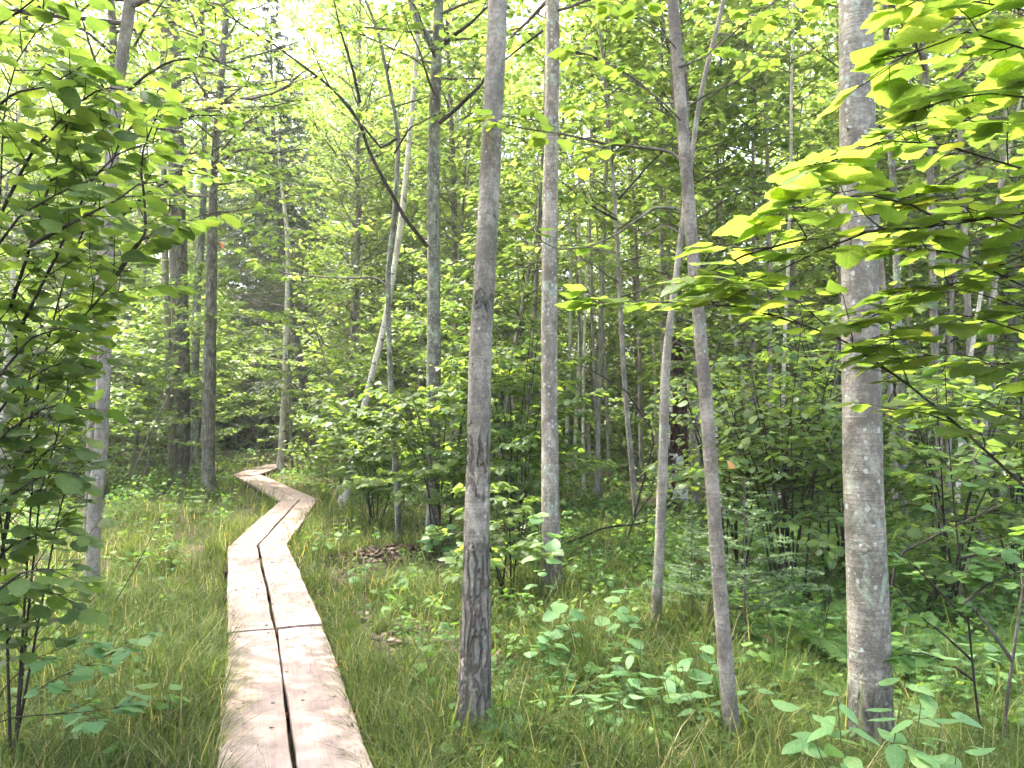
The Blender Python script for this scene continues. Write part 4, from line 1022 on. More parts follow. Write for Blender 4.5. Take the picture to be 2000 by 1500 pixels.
# left: leafy bush close to the camera
LB = (-2.392, 3.527, -0.062)
bush('alder_bush', 'tall leafy alder bush filling the upper left corner', 'bush', (LB[0], LB[1], 0.0),
     [([(-2.392, 3.527, -0.062), (-2.346, 3.492, 0.765), (-2.231, 3.467, 1.34), (-2.07, 3.436, 2.052), (-1.994, 3.424, 2.328), (-1.863, 3.411, 2.627), (-1.76, 3.4, 2.879), (-1.725, 3.392, 3.063)], 0.45),
      ([(-2.438, 3.527, -0.062), (-2.323, 3.381, 1.014), (-2.163, 3.143, 1.891), (-2.1, 3.115, 2.521), (-2.085, 3.098, 2.928), (-2.05, 3.093, 3.031), (-2.02, 3.088, 3.154), (-1.943, 3.084, 3.234), (-1.869, 3.081, 3.318)], 0.4),
      ([(-2.392, 3.527, -0.062), (-2.233, 3.381, 1.014), (-2.144, 3.355, 1.617), (-2.093, 3.342, 1.9), (-1.921, 3.337, 2.025), (-1.733, 3.327, 2.252), (-1.671, 3.321, 2.384), (-1.53, 3.317, 2.478), (-1.452, 3.316, 2.509)], 0.42),
      ([(-1.707, 3.277, 2.243), (-1.573, 3.269, 2.441), (-1.577, 3.264, 2.558), (-1.593, 3.257, 2.712), (-1.584, 3.253, 2.804), (-1.518, 3.246, 2.969)], 0.25),
      ([(-2.102, 3.239, 1.986), (-1.928, 3.224, 2.332), (-1.777, 3.209, 2.657), (-1.668, 3.205, 2.765), (-1.582, 3.203, 2.797), (-1.495, 3.202, 2.819)], 0.25),
      ([(-2.1, 3.117, 2.479), (-1.974, 3.106, 2.73), (-1.806, 3.098, 2.919), (-1.68, 3.094, 3.003), (-1.533, 3.095, 2.982)], 0.15),
      ([(-2.123, 3.233, 2.115), (-2.037, 3.222, 2.375), (-1.95, 3.209, 2.657), (-1.885, 3.2, 2.873), (-1.842, 3.191, 3.089)], 0.2),
      ([(-2.155, 3.036, 2.046), (-2.074, 3.025, 2.29), (-1.952, 3.018, 2.452), (-1.81, 3.015, 2.534), (-1.667, 3.012, 2.595)], 0.15),
      ([(-2.196, 3.008, 2.696), (-2.074, 3.0, 2.859), (-1.972, 2.997, 2.94), (-1.85, 2.996, 2.96), (-1.708, 2.993, 3.042)], 0.15),
      ([(-1.88, 2.974, 2.319), (-1.7, 2.969, 2.419), (-1.54, 2.966, 2.499), (-1.46, 2.963, 2.559), (-1.38, 2.963, 2.569)], 0.2),
      ([(-2.196, 2.992, 3.062), (-2.074, 2.986, 3.184), (-1.952, 2.983, 3.265), (-1.85, 2.979, 3.346)], 0.15)],
     0.008, 0.10, 'oval', 'oval', 'shrub', 81, False, 300, 0.042, 0.08, 0.25)
LB2 = (-2.263, 3.566, 0.193)
bush('alder_bush', 'shaded dark green bush at the left edge below the tall alder', 'bush', (LB2[0], LB2[1], 0.0),
     [([(-2.199, 3.466, 0.189), (-2.131, 3.436, 0.891), (-2.085, 3.416, 1.344), (-2.017, 3.408, 1.548), (-1.972, 3.398, 1.775), (-1.927, 3.395, 1.831), (-1.881, 3.393, 1.876)], 0.22),
      ([(-2.199, 3.466, 0.189), (-2.04, 3.429, 1.05), (-1.995, 3.419, 1.276), (-1.949, 3.414, 1.39), (-1.881, 3.412, 1.458)], 0.25),
      ([(-2.156, 3.365, 0.232), (-2.178, 3.33, 1.024), (-2.222, 3.311, 1.463), (-2.244, 3.297, 1.793), (-2.156, 3.285, 2.079)], 0.22),
      ([(-2.199, 3.466, 0.189), (-2.131, 3.421, 1.231), (-2.097, 3.401, 1.691), (-2.017, 3.397, 1.793), (-1.927, 3.394, 1.865)], 0.22),
      ([(-2.219, 3.211, 1.469), (-2.091, 3.205, 1.597), (-1.963, 3.202, 1.682), (-1.877, 3.201, 1.703), (-1.771, 3.202, 1.682)], 0.1),
      ([(-2.219, 3.222, 1.213), (-2.069, 3.216, 1.341), (-1.92, 3.213, 1.426), (-1.856, 3.213, 1.426), (-1.771, 3.215, 1.384)], 0.1),
      ([(-2.149, 3.1, 1.722), (-2.046, 3.094, 1.846), (-1.943, 3.089, 1.97), (-1.819, 3.087, 2.011), (-1.695, 3.088, 1.991)], 0.1),
      ([(-2.288, 3.332, 0.98), (-2.134, 3.326, 1.112), (-2.002, 3.325, 1.155), (-1.936, 3.324, 1.177), (-1.848, 3.325, 1.133)], 0.1),
      ([(-2.219, 3.248, 0.616), (-2.133, 3.239, 0.829), (-2.027, 3.234, 0.936), (-1.899, 3.235, 0.915), (-1.771, 3.238, 0.851)], 0.1), ([(-2.357, 3.421, 1.231), (-2.176, 3.416, 1.344), (-2.063, 3.41, 1.503), (-1.995, 3.409, 1.525), (-1.927, 3.41, 1.503)], 0.05), ([(-2.288, 3.307, 1.551), (-2.134, 3.298, 1.771), (-2.002, 3.294, 1.859), (-1.87, 3.292, 1.903)], 0.05),
      ([(-2.1, 3.038, 0.841), (-2.0, 3.032, 0.981), (-1.92, 3.029, 1.041), (-1.82, 3.028, 1.061), (-1.72, 3.03, 1.021)], 0.1)],
     0.007, 0.09, 'oval', 'oval', 'shrub', 82, False, 300, 0.052, 0.09, 0.22)
LB3 = (-2.812, 4.17, 0.0)
bush('maple_seedling', 'low maple seedling spreading over grass in the lower left corner', 'sapling', LB3,
     [([(-2.335, 3.463, 0.28), (-2.176, 3.458, 0.393), (-2.04, 3.454, 0.484), (-1.836, 3.45, 0.574), (-1.7, 3.447, 0.642), (-1.609, 3.444, 0.699)], 0.25), ([(-2.335, 3.463, 0.28), (-2.244, 3.455, 0.461), (-2.131, 3.45, 0.574), (-1.995, 3.447, 0.631), (-1.836, 3.446, 0.654)], 0.3),
      ([(-2.266, 3.361, 0.32), (-2.134, 3.359, 0.364), (-1.98, 3.358, 0.375), (-1.826, 3.358, 0.386), (-1.672, 3.357, 0.408)], 0.4)],
     0.004, 0.075, 'maple', 'maple_mid', 'mint', 83, True, 120, 0.08, 0.12, 0.3)
LB4 = (-3.181, 5.961, 0.0)
bush('slender_shoot', 'thin bare leaning shoot with few leaves in front of the leaning pale trunk', 'shoot', LB4,
     [([(-3.136, 5.876, 0.024), (-3.035, 5.868, 0.201), (-2.919, 5.86, 0.383), (-2.784, 5.85, 0.626), (-2.649, 5.839, 0.885)], 0.75)], 0.006, 0.06, 'oval', 'oval_mid', 'herb', 84, False, 60, 0.08, 0.2, 0.12)

# right: maple sapling reaching in from the right edge
RB = (1.78, 2.35, 0.0)
def right_maple():
    rng = random.Random(90); nr = np.random.default_rng(90)
    t = empty('maple_sapling', RB); tag(t, 'overhanging maple sapling with glowing yellow-green leaves at upper right', 'sapling')
    st = [(1.78, 2.35, -0.05, 0.022), (1.80, 2.3, 0.9, 0.02), (1.83, 2.2, 1.8, 0.017), (1.80, 2.1, 2.6, 0.012), (1.75, 2.0, 3.4, 0.006)]
    me, q = trunk_mesh('stem', st, 'bark_thin', 12, 0.08, RB, 0.01, 0.2, 0.02, 3); mesh_obj('stem', me, t)
    paths = [
        ([(2.021, 2.131, 2.144), (1.72, 2.126, 2.244), (1.433, 2.127, 2.223), (1.218, 2.129, 2.191), (1.003, 2.129, 2.17), (0.803, 2.13, 2.147), (0.645, 2.132, 2.101), (0.53, 2.135, 2.044)], 0.008, 0.3),
        ([(1.003, 2.129, 2.17), (0.86, 2.132, 2.115), (0.731, 2.135, 2.051), (0.616, 2.136, 2.015), (0.516, 2.138, 1.972)], 0.004, 0.15),
        ([(1.974, 2.063, 2.538), (1.44, 1.767, 2.447), (1.2, 1.764, 2.513), (1.14, 1.764, 2.531), (1.068, 1.763, 2.553), (0.984, 1.764, 2.517), (0.9, 1.765, 2.493)], 0.006, 0.3),
        ([(2.021, 2.131, 2.144), (1.61, 2.076, 2.244), (1.4, 2.073, 2.328), (1.26, 2.071, 2.37), (1.176, 2.07, 2.398), (1.008, 2.069, 2.405), (0.896, 2.071, 2.356), (0.812, 2.073, 2.328)], 0.006, 0.3),
        ([(2.097, 2.23, 1.013), (1.88, 2.373, 1.173), (1.567, 2.361, 1.439), (1.363, 2.353, 1.627), (1.191, 2.347, 1.767), (1.003, 2.342, 1.893), (0.846, 2.339, 1.947), (0.752, 2.338, 1.979)], 0.007, 0.5),
        ([(0.877, 2.34, 1.936), (0.705, 2.338, 1.987), (0.548, 2.337, 1.999), (0.376, 2.337, 2.002), (0.235, 2.337, 2.002)], 0.0035, 0.35),
        ([(2.021, 2.145, 1.815), (1.687, 2.19, 1.936), (1.467, 2.186, 2.024), (1.32, 2.183, 2.097), (1.247, 2.181, 2.126), (1.085, 2.181, 2.141)], 0.005, 0.4),
        ([(1.974, 2.067, 2.454), (1.418, 1.82, 2.389), (1.233, 1.818, 2.42), (1.135, 1.818, 2.432), (1.048, 1.819, 2.414), (0.974, 1.82, 2.389)], 0.005, 0.3),
        ([(2.068, 2.199, 1.731), (1.763, 2.295, 1.826), (1.533, 2.291, 1.903), (1.38, 2.289, 1.956), (1.227, 2.291, 1.918), (1.073, 2.294, 1.841)], 0.005, 0.35),
        ([(1.88, 1.96, 2.616), (1.303, 1.665, 2.505), (1.111, 1.662, 2.556), (0.997, 1.662, 2.573), (0.895, 1.661, 2.595)], 0.005, 0.3),
        ([(0.981, 2.292, 1.887), (0.859, 2.287, 1.995), (0.767, 2.285, 2.041), (0.675, 2.286, 2.025)], 0.003, 0.2),
        ([(2.068, 2.18, 2.17), (1.76, 2.181, 2.141), (1.467, 2.182, 2.112), (1.247, 2.186, 2.024), (1.085, 2.188, 1.965), (0.968, 2.191, 1.906)], 0.004, 0.35),
        ([(2.193, 2.314, 1.367), (1.84, 2.407, 1.546), (1.6, 2.403, 1.642), (1.44, 2.401, 1.69), (1.28, 2.401, 1.674)], 0.004, 0.4),
        ([(2.068, 2.171, 2.361), (1.61, 2.07, 2.391), (1.4, 2.068, 2.44), (1.26, 2.067, 2.461), (1.162, 2.067, 2.461), (1.064, 2.068, 2.433)], 0.004, 0.3),
        ([(2.068, 2.188, 1.965), (1.648, 2.132, 2.101), (1.433, 2.129, 2.173), (1.319, 2.127, 2.223), (1.218, 2.126, 2.251), (1.104, 2.125, 2.266)], 0.004, 0.3),
        ([(2.162, 2.299, 1.734), (1.725, 2.241, 1.897), (1.5, 2.238, 1.965), (1.38, 2.237, 2.01), (1.275, 2.236, 2.032), (1.17, 2.236, 2.025)], 0.004, 0.3),
        ([(2.256, 2.408, 1.514), (1.763, 2.3, 1.704), (1.533, 2.297, 1.773), (1.411, 2.295, 1.826), (1.303, 2.294, 1.841), (1.196, 2.295, 1.826)], 0.004, 0.3),
        ([(1.19, 2.079, 2.179), (1.092, 2.077, 2.23), (0.98, 2.076, 2.258), (0.84, 2.076, 2.244), (0.7, 2.079, 2.188)], 0.004, 0.2)]
    leaves_all = []
    per = []
    for i, (pth, r, stt) in enumerate(paths):
        pts = [Vector(p) for p in resample(np.array(pth), max(10, 3 * len(pth)))]
        wd, lv, stems = [], [], []
        spray(rng, None, None, 0, r, wd, lv, 0.096, True, 0.115, 0.21, stt, 0, 0.09, 0.10, 0.48, 0.16, stems, path=pts)
        o = mesh_obj('branch', wood_bag(wd + stems, 8).mesh('branch', M['twig'], True, RB), t)
        per.append((o, lv)); leaves_all += lv
    print('right maple leaves', len(leaves_all))
    for o, lv in per:
        vis = [l for l in lv if shown(l) > 0]; hid = [l for l in lv if shown(l) <= 0]
        leaf_objects(o, RB, vis, 'maple', 'maple_near', nr)
        if hid:
            b = Bag(); batch_leaves(b, hid, 'maple_mid', nr); tag(mesh_obj('foliage', b.mesh('foliage', M['maple_near'], False, RB), o), kind='stuff')
right_maple()

def thicket(name, label, base, H, spread, nst, size, kind, mid, mat, seed, opp=True, limit=110, lean=(0, 0), gap=0.09, tiltj=0.3, cat='bush', side_gap=0.2, per=5, low=0.25, r=0.011, droop=0.3):
    """many stems from one foot, leafy side branches in layers"""
    rng = random.Random(seed); nr = np.random.default_rng(seed)
    base = (base[0], base[1], float(gz(base[0], base[1])) - 0.02)
    t = empty(name, base); tag(t, label, cat)
    leaves = []
    for k in range(nst):
        a = 6.28 * (k + rng.random() * 0.7) / nst; s = spread * rng.uniform(0.3, 1.0) * 0.6
        h = H * rng.uniform(0.7, 1.05)
        b0 = Vector(base) + Vector((rng.uniform(-.12, .12), rng.uniform(-.12, .12), 0))
        top = b0 + Vector((math.cos(a) * s + lean[0], math.sin(a) * s + lean[1], h))
        mid_p = b0.lerp(top, 0.5) + Vector((-math.cos(a) * s * 0.2, -math.sin(a) * s * 0.2, 0))
        pts = [Vector(p) for p in resample(np.array([tuple(b0), tuple(mid_p), tuple(top)]), 10)]
        wd = [(pts, r, r * 0.3)]
        for j in range(per):
            f = low + (1 - low) * (j + rng.random()) / per
            q, tt = along(pts, min(f, 0.99)); az = rng.uniform(0, 6.28)
            spray(rng, q, Vector((math.cos(az), math.sin(az), rng.uniform(0.0, 0.5))), spread * rng.uniform(0.35, 0.8) * (1.15 - 0.5 * f), r * 0.45, wd, leaves, size, opp, side_gap, 0.4, 0.15,
                  rng.uniform(-.3, .2), gap, droop, 0.45, tiltj)
        mesh_obj('stem', wood_bag(wd, 6).mesh('stem', M['twig'], True, base), t)
    foliage(t, base, leaves, kind, mat, nr, limit, mid)
    return t
thicket('maple_bush', 'leafy dark green maple bush around the foot of the dark forked trunk', (-0.907, 9.796, 0.0), 2.9, 1.7, 8, 0.105, 'maple', 'maple_mid', 'shrub_far', 101, True, 160, gap=0.07, side_gap=0.14, per=7)
thicket('maple_bush', 'leafy maple bush overhanging the grass left of the crooked sapling', (-2.036, 11.605, 0.0), 2.2, 1.7, 7, 0.105, 'maple', 'maple_mid', 'shrub_far', 102, True, 140, gap=0.07, side_gap=0.14, per=7)
thicket('maple_bush', 'tall dark maple bush filling the gap between ringed and spotted trunks', (0.03, 9.088, 0.0), 2.9, 1.5, 8, 0.10, 'maple', 'maple_mid', 'shrub_far', 103, True, 140, gap=0.07, side_gap=0.14, per=7)
thicket('maple_bush', 'upper leafy maple bush behind the ringed trunk', (-0.339, 12.788, 0.0), 4.2, 1.9, 7, 0.11, 'maple', 'maple_mid', 'mid', 104, True, 100, gap=0.07, side_gap=0.14, per=7)
thicket('alder_thicket', 'dense many-stemmed dark thicket between slim and thickest trunks', (2.41, 6.773, 0.0), 2.5, 1.45, 16, 0.085, 'oval', 'oval_mid', 'shrub_far', 105, False, 200, side_gap=0.13, per=7, gap=0.055, low=0.35)
thicket('alder_thicket', 'dark leafy thicket just behind the slim trunk', (2.12, 7.473, 0.0), 2.3, 1.3, 12, 0.085, 'oval', 'oval_mid', 'shrub_far', 106, False, 160, side_gap=0.13, per=7, gap=0.055, low=0.35)
thicket('alder_thicket', 'dark leafy thicket against the left side of the thickest trunk', (3.356, 7.943, 0.0), 2.9, 1.4, 12, 0.085, 'oval', 'oval_mid', 'shrub_far', 107, False, 140, side_gap=0.13, per=7, gap=0.055, low=0.3)
thicket('maple_bush', 'open maple bush right of the thickest trunk', (3.554, 6.349, 0.0), 2.0, 1.3, 7, 0.10, 'maple', 'maple_mid', 'mid', 108, True, 160, gap=0.09, side_gap=0.15, per=6)
thicket('maple_bush', 'leafy maple bush at the right edge behind the dark stems', (4.715, 7.259, 0.0), 2.4, 1.5, 7, 0.10, 'maple', 'maple_mid', 'mid', 109, True, 140, gap=0.09, side_gap=0.15, per=6)
thicket('maple_bush', 'low bright maple bush left of the spotted trunk foot', (-0.045, 6.865, 0.0), 1.1, 0.9, 5, 0.09, 'maple', 'maple_mid', 'mid', 110, True, 110, gap=0.11)

# thin dark stems on the lower right with sparse leaves
bush('maple_sapling', 'thin dark stem with layered pale leaves near the right edge', 'sapling', (2.214, 3.665, 0.0),
     [([(2.251, 3.726, -0.027), (2.202, 3.71, 0.349), (2.166, 3.694, 0.714), (2.124, 3.681, 1.006), (2.093, 3.668, 1.322), (2.068, 3.654, 1.638), (2.056, 3.641, 1.93)], 0.45), ([(2.171, 3.696, 0.678), (2.02, 3.689, 0.836), (1.922, 3.685, 0.933), (1.813, 3.681, 1.018)], 0.25),
      ([(2.158, 3.653, 0.511), (2.004, 3.647, 0.65), (1.872, 3.642, 0.751), (1.8, 3.638, 0.847)], 0.3), ([(2.107, 3.555, 0.449), (1.983, 3.551, 0.538), (1.867, 3.55, 0.578), (1.773, 3.55, 0.566)], 0.2), ([(2.1, 3.632, 0.991), (2.232, 3.631, 1.015), (2.376, 3.632, 0.979), (2.52, 3.632, 0.991)], 0.2),
      ([(2.053, 3.54, 0.799), (2.17, 3.536, 0.892), (2.287, 3.534, 0.939), (2.427, 3.533, 0.962)], 0.2)],
     0.0065, 0.082, 'maple', 'maple_mid', 'herb', 121, True, 200, 0.09, 0.16, 0.25, wood='twig')
bush('maple_sapling', 'thin grey stem bending right out of the lower right corner', 'sapling', (2.337, 3.734, 0.0),
     [([(2.395, 3.827, -0.041), (2.408, 3.817, 0.189), (2.43, 3.809, 0.364), (2.475, 3.795, 0.688), (2.525, 3.782, 0.988), (2.575, 3.763, 1.438)], 0.5), ([(2.345, 3.653, 0.511), (2.22, 3.645, 0.691), (2.088, 3.639, 0.823), (2.16, 3.631, 1.015)], 0.3)],
     0.010, 0.08, 'maple', 'maple_mid', 'herb', 122, True, 120, 0.1, 0.2, 0.2, wood='twig_grey')
def dead_branch(label, path, r, seed, base=None):
    rng = random.Random(seed)
    pts = [Vector(p) for p in resample(np.array(path), 14)]
    wd = [(pts, r, r * 0.35)]
    for k in range(5):
        q, tt = along(pts, rng.uniform(0.25, 0.95)); wd.append((wander(rng, q, tt + rv(rng, 0.5), rng.uniform(0.15, 0.5), 4, 0.0, 0.12), r * 0.35, 0.0015))
    b = tuple(path[0])
    o = mesh_obj('fallen_branch', wood_bag(wd, 8).mesh('fallen_branch', M['twig'], True, b)); o.location = b
    tag(o, label, 'branch')
dead_branch('arched dead branch resting on the ground right of the spotted trunk', [(0.6, 9.073, 0.169), (0.78, 9.07, 0.229), (1.08, 9.064, 0.361), (1.41, 9.063, 0.391), (1.8, 9.06, 0.469), (2.1, 9.06, 0.451)], 0.014, 131)
dead_branch('dark fallen branch rising right of the thickest trunk foot', [(2.254, 4.654, 0.501), (2.306, 4.64, 0.823), (2.453, 4.637, 0.899), (2.699, 4.632, 1.022), (2.944, 4.627, 1.129), (3.097, 4.624, 1.206)], 0.010, 132)
dead_branch('dead curved branch standing beside the thin dark sapling foot', [(1.366, 9.485, -0.103), (1.416, 9.473, 0.179), (1.504, 9.462, 0.429), (1.88, 9.44, 0.93), (2.068, 9.426, 1.243)], 0.014, 133)
dead_branch('pale dead twig hanging in the shade before the alder thicket', [(2.0, 5.075, 0.035), (2.05, 5.06, 0.368), (2.083, 5.054, 0.501), (2.05, 5.052, 0.568)], 0.004, 134)

# ================================================================= herbs, ferns, small plants
def herb(name, label, base, H, pairs, size, kind, mat, seed, lean=(0, 0), cat='plant', group=None, upper=0.45, droop=0.2, spread=1.0, stems=1, pet=0.25):
    rng = random.Random(seed); nr = np.random.default_rng(seed)
    base = (base[0], base[1], float(gz(base[0], base[1])) - 0.01)
    t = empty(name, base); tag(t, label, cat, group)
    leaves, wd, st = [], [], []
    for s in range(stems):
        b0 = Vector(base) + Vector((rng.uniform(-.06, .06), rng.uniform(-.06, .06), 0)) * (stems > 1)
        pts = wander(rng, b0, Vector((lean[0] + rng.uniform(-.2, .2) * (0.5 + stems * .2), lean[1] + rng.uniform(-.2, .2), 1)), H * rng.uniform(0.75, 1.05), 5, 0.0, 0.07)
        wd.append((pts, 0.0035, 0.0018))
        for i in range(pairs):
            f = upper + (1 - upper) * i / max(1, pairs - 1)
            p, tt = along(pts, min(f, 0.995)); az = i * 1.57 + rng.uniform(-.4, .4)
            for k in (0, 1):
                a = az + k * math.pi + rng.uniform(-.3, .3)
                d = Vector((math.cos(a), math.sin(a), rng.uniform(-.1, .35) - droop * 0.5))
                sz = size * rng.uniform(0.7, 1.15) * (1.0 if i else 0.85)
                q = p + d.normalized() * sz * pet; st.append(([p, q], 0.0015, 0.001))
                leaves.append((q, d, UP + rv(rng, 0.25), sz))
    mesh_obj('stem', wood_bag(wd + st, 6, 0.001).mesh('stem', M['stem'], True, base), t)
    leaf_objects(t, base, leaves, kind, mat, nr)
    return t
herb('viburnum_shoot', 'tall shoot with round pale leaves in grass right of the ringed trunk', (0.419, 4.84, 0.0), 0.55, 4, 0.125, 'oval', 'mint', 201, upper=0.62)
herb('viburnum_shoot', 'pale round-leaved shoot before the thin pale sapling trunk', (0.685, 4.706, 0.0), 0.55, 4, 0.12, 'oval', 'mint', 202, upper=0.6)
herb('viburnum_shoot', 'bright leafy shoot standing before the foot of the spotted trunk', (0.267, 5.644, 0.0), 0.98, 6, 0.125, 'oval', 'mint', 203, upper=0.5)
herb('viburnum_shoot', 'low shoot with two wide leaves left of the slim trunk foot', (1.034, 4.103, 0.0), 0.42, 3, 0.115, 'oval', 'mint', 204, upper=0.7)
herb('viburnum_shoot', 'shoot with broad pale leaves beside the slim trunk at mid height', (0.897, 3.976, 0.0), 0.52, 4, 0.11, 'oval', 'mint', 205, upper=0.6)
herb('viburnum_shoot', 'wide-leaved shoot halfway between spotted trunk foot and slim trunk', (0.661, 5.292, 0.0), 0.5, 4, 0.12, 'oval', 'mint', 231, upper=0.5, stems=2)
herb('viburnum_shoot', 'pale leafy shoot in the grass below the spotted trunk foot', (0.253, 4.539, 0.0), 0.42, 4, 0.10, 'oval', 'mint', 232, upper=0.45, stems=3)
herb('viburnum_shoot', 'leafy shoot right of the slim trunk, in front of the small fir', (1.488, 4.539, 0.0), 0.40, 4, 0.09, 'oval', 'herb', 233, upper=0.45, stems=3)
herb('dogwood_shrub', 'bright pointed-leaved shrub at the bottom edge before the thickest trunk', (1.20, 2.62, 0), 0.78, 4, 0.115, 'lance', 'mint', 206, upper=0.62, stems=6, lean=(0.0, 0.0))
herb('dogwood_shrub', 'second pointed-leaved shrub at the bottom edge, right of the brighter one', (1.48, 2.70, 0), 0.66, 3, 0.115, 'lance', 'mint', 207, upper=0.6, stems=4)
herb('dogwood_shrub', 'low cluster of pointed pale leaves between ringed and slim trunks', (0.702, 3.976, 0.0), 0.46, 4, 0.10, 'lance', 'mint', 208, upper=0.4, stems=7)
herb('dogwood_shrub', 'low pointed-leaved plants at bottom centre right of the round leaves', (0.447, 3.8, 0.0), 0.36, 3, 0.095, 'lance', 'mint', 209, upper=0.4, stems=6)
herb('dogwood_shrub', 'pale leafy plants at the foot of the slim trunk, left side', (0.993, 3.8, 0.0), 0.4, 3, 0.09, 'lance', 'mint', 210, upper=0.4, stems=6)
herb('coltsfoot', 'round grey-green leaves against the right side of the ringed trunk foot', (-0.038, 3.857, 0.0), 0.20, 2, 0.14, 'oval', 'mint', 211, upper=0.6, stems=4, pet=0.5)
herb('coltsfoot', 'round low leaves left of the ringed trunk foot', (-0.318, 3.691, 0.0), 0.14, 2, 0.11, 'oval', 'mint', 212, upper=0.6, stems=3, pet=0.5)
herb('maple_seedling', 'yellow-green maple seedling in grass right of the boardwalk bend', (-2.05, 8.622, 0.0), 0.36, 3, 0.10, 'maple', 'herb', 213, upper=0.5, stems=3, pet=0.5)
herb('wild_sarsaparilla', 'cluster of pale broad leaves on the brown leaf mound', (-0.797, 8.622, 0.0), 0.34, 3, 0.13, 'oval', 'mint', 214, upper=0.5, stems=6, pet=0.4)
herb('wild_sarsaparilla', 'broad leaves drooping over the front of the leaf mound', (-1.016, 7.701, 0.0), 0.22, 2, 0.13, 'oval', 'mint', 215, upper=0.5, stems=4, pet=0.5)
herb('wild_sarsaparilla', 'single round leaf plant at the left end of the leaf mound', (-1.44, 7.473, 0.0), 0.12, 1, 0.15, 'oval', 'mint', 216, upper=0.9, stems=2, pet=0.5)
herb('maple_seedling', 'small maple seedling under the boardwalk side of the leaning pale trunk', (-3.628, 8.201, 0.0), 0.34, 2, 0.09, 'maple', 'herb', 217, upper=0.6, stems=3, pet=0.5)
herb('maple_seedling', 'leafy seedling at the foot of the straight dark grey trunk', (-4.724, 11.605, 0.0), 0.5, 3, 0.12, 'maple', 'mid', 218, upper=0.4, stems=5, pet=0.5)
herb('maple_seedling', 'leafy seedlings right of the leaning pale trunk foot', (-3.932, 7.943, 0.0), 0.35, 3, 0.09, 'oval', 'herb', 219, upper=0.4, stems=4, pet=0.5)
herb('maple_seedling', 'pale seedling in the grass at lower left of the boardwalk', (-2.075, 4.17, 0.0), 0.2, 2, 0.07, 'oval', 'mint', 220, upper=0.5, stems=3, pet=0.4)
herb('maple_seedling', 'bright leafy seedling right of the thickest trunk at mid height', (2.549, 4.886, 0.0), 0.38, 3, 0.09, 'maple', 'mint', 221, upper=0.6, stems=3, pet=0.5)
herb('maple_seedling', 'pale maple leaf tip at the bottom edge beside the slim trunk foot', (0.93, 2.75, 0), 0.36, 1, 0.09, 'maple', 'herb', 222, upper=0.95, stems=1, pet=0.4)
hr = random.Random(77)
spots = [(1250, 1400), (1310, 1480), (1120, 1420), (1060, 1490), (1470, 1400), (1560, 1360), (1600, 1440), (1820, 1420), (1880, 1400), (1780, 1380), (1940, 1380), (1650, 1290), (90, 1300), (150, 1340), (60, 1210), (330, 1480), (120, 1460), (1010, 1230), (1180, 1120), (1330, 1130), (1150, 1080)]
HERB_G = [[(0.706, 4.31, 0.0), (0.77, 3.8, 0.0), (0.328, 4.17, 0.0), (0.147, 3.745, 0.0), (1.327, 4.31, 0.0), (1.697, 4.621, 0.0), (1.585, 4.039, 0.0), (2.238, 4.17, 0.0), (2.484, 4.31, 0.0), (2.28, 4.46, 0.0), (2.748, 4.46, 0.0), (2.26, 5.292, 0.0), (-3.099, 5.184, 0.0), (-2.674, 4.795, 0.0), (-3.93, 6.349, 0.0), (-1.664, 3.8, 0.0), (-2.253, 3.916, 0.0), (0.04, 6.047, 0.0), (0.975, 8.201, 0.0), (1.73, 7.943, 0.0), (0.935, 9.429, 0.0)]][0]
WHERE = ['between the ringed and slim trunks, farther', 'between the ringed and slim trunks, at the bottom edge', 'in grass right of the ringed trunk', 'at the bottom edge right of the round leaves',
         'just right of the slim trunk', 'midway between slim and thickest trunks', 'left of the pointed-leaved shrub', 'right of the thickest trunk foot', 'between the two thin right stems', 'behind the brighter pointed-leaved shrub',
         'at the lower right edge', 'left of the thickest trunk among ferns', 'under the left bush', 'left of the leaning pale trunk foot, lower', 'at the left edge below the bush', 'in shaded grass left of the boardwalk end', 'in the lower left corner',
         'between ringed and spotted trunk feet', 'right of the spotted trunk foot', 'left of the small fir', 'far behind the spotted trunk foot']
for i, g in enumerate(HERB_G):
    herb('herb_plant', 'small leafy herb ' + WHERE[i], g, hr.uniform(0.24, 0.42), 3, hr.uniform(0.065, 0.10), hr.choice(('lance', 'oval')), hr.choice(('herb', 'mint')), 300 + i, upper=0.35, stems=3, group='low leafy herbs')

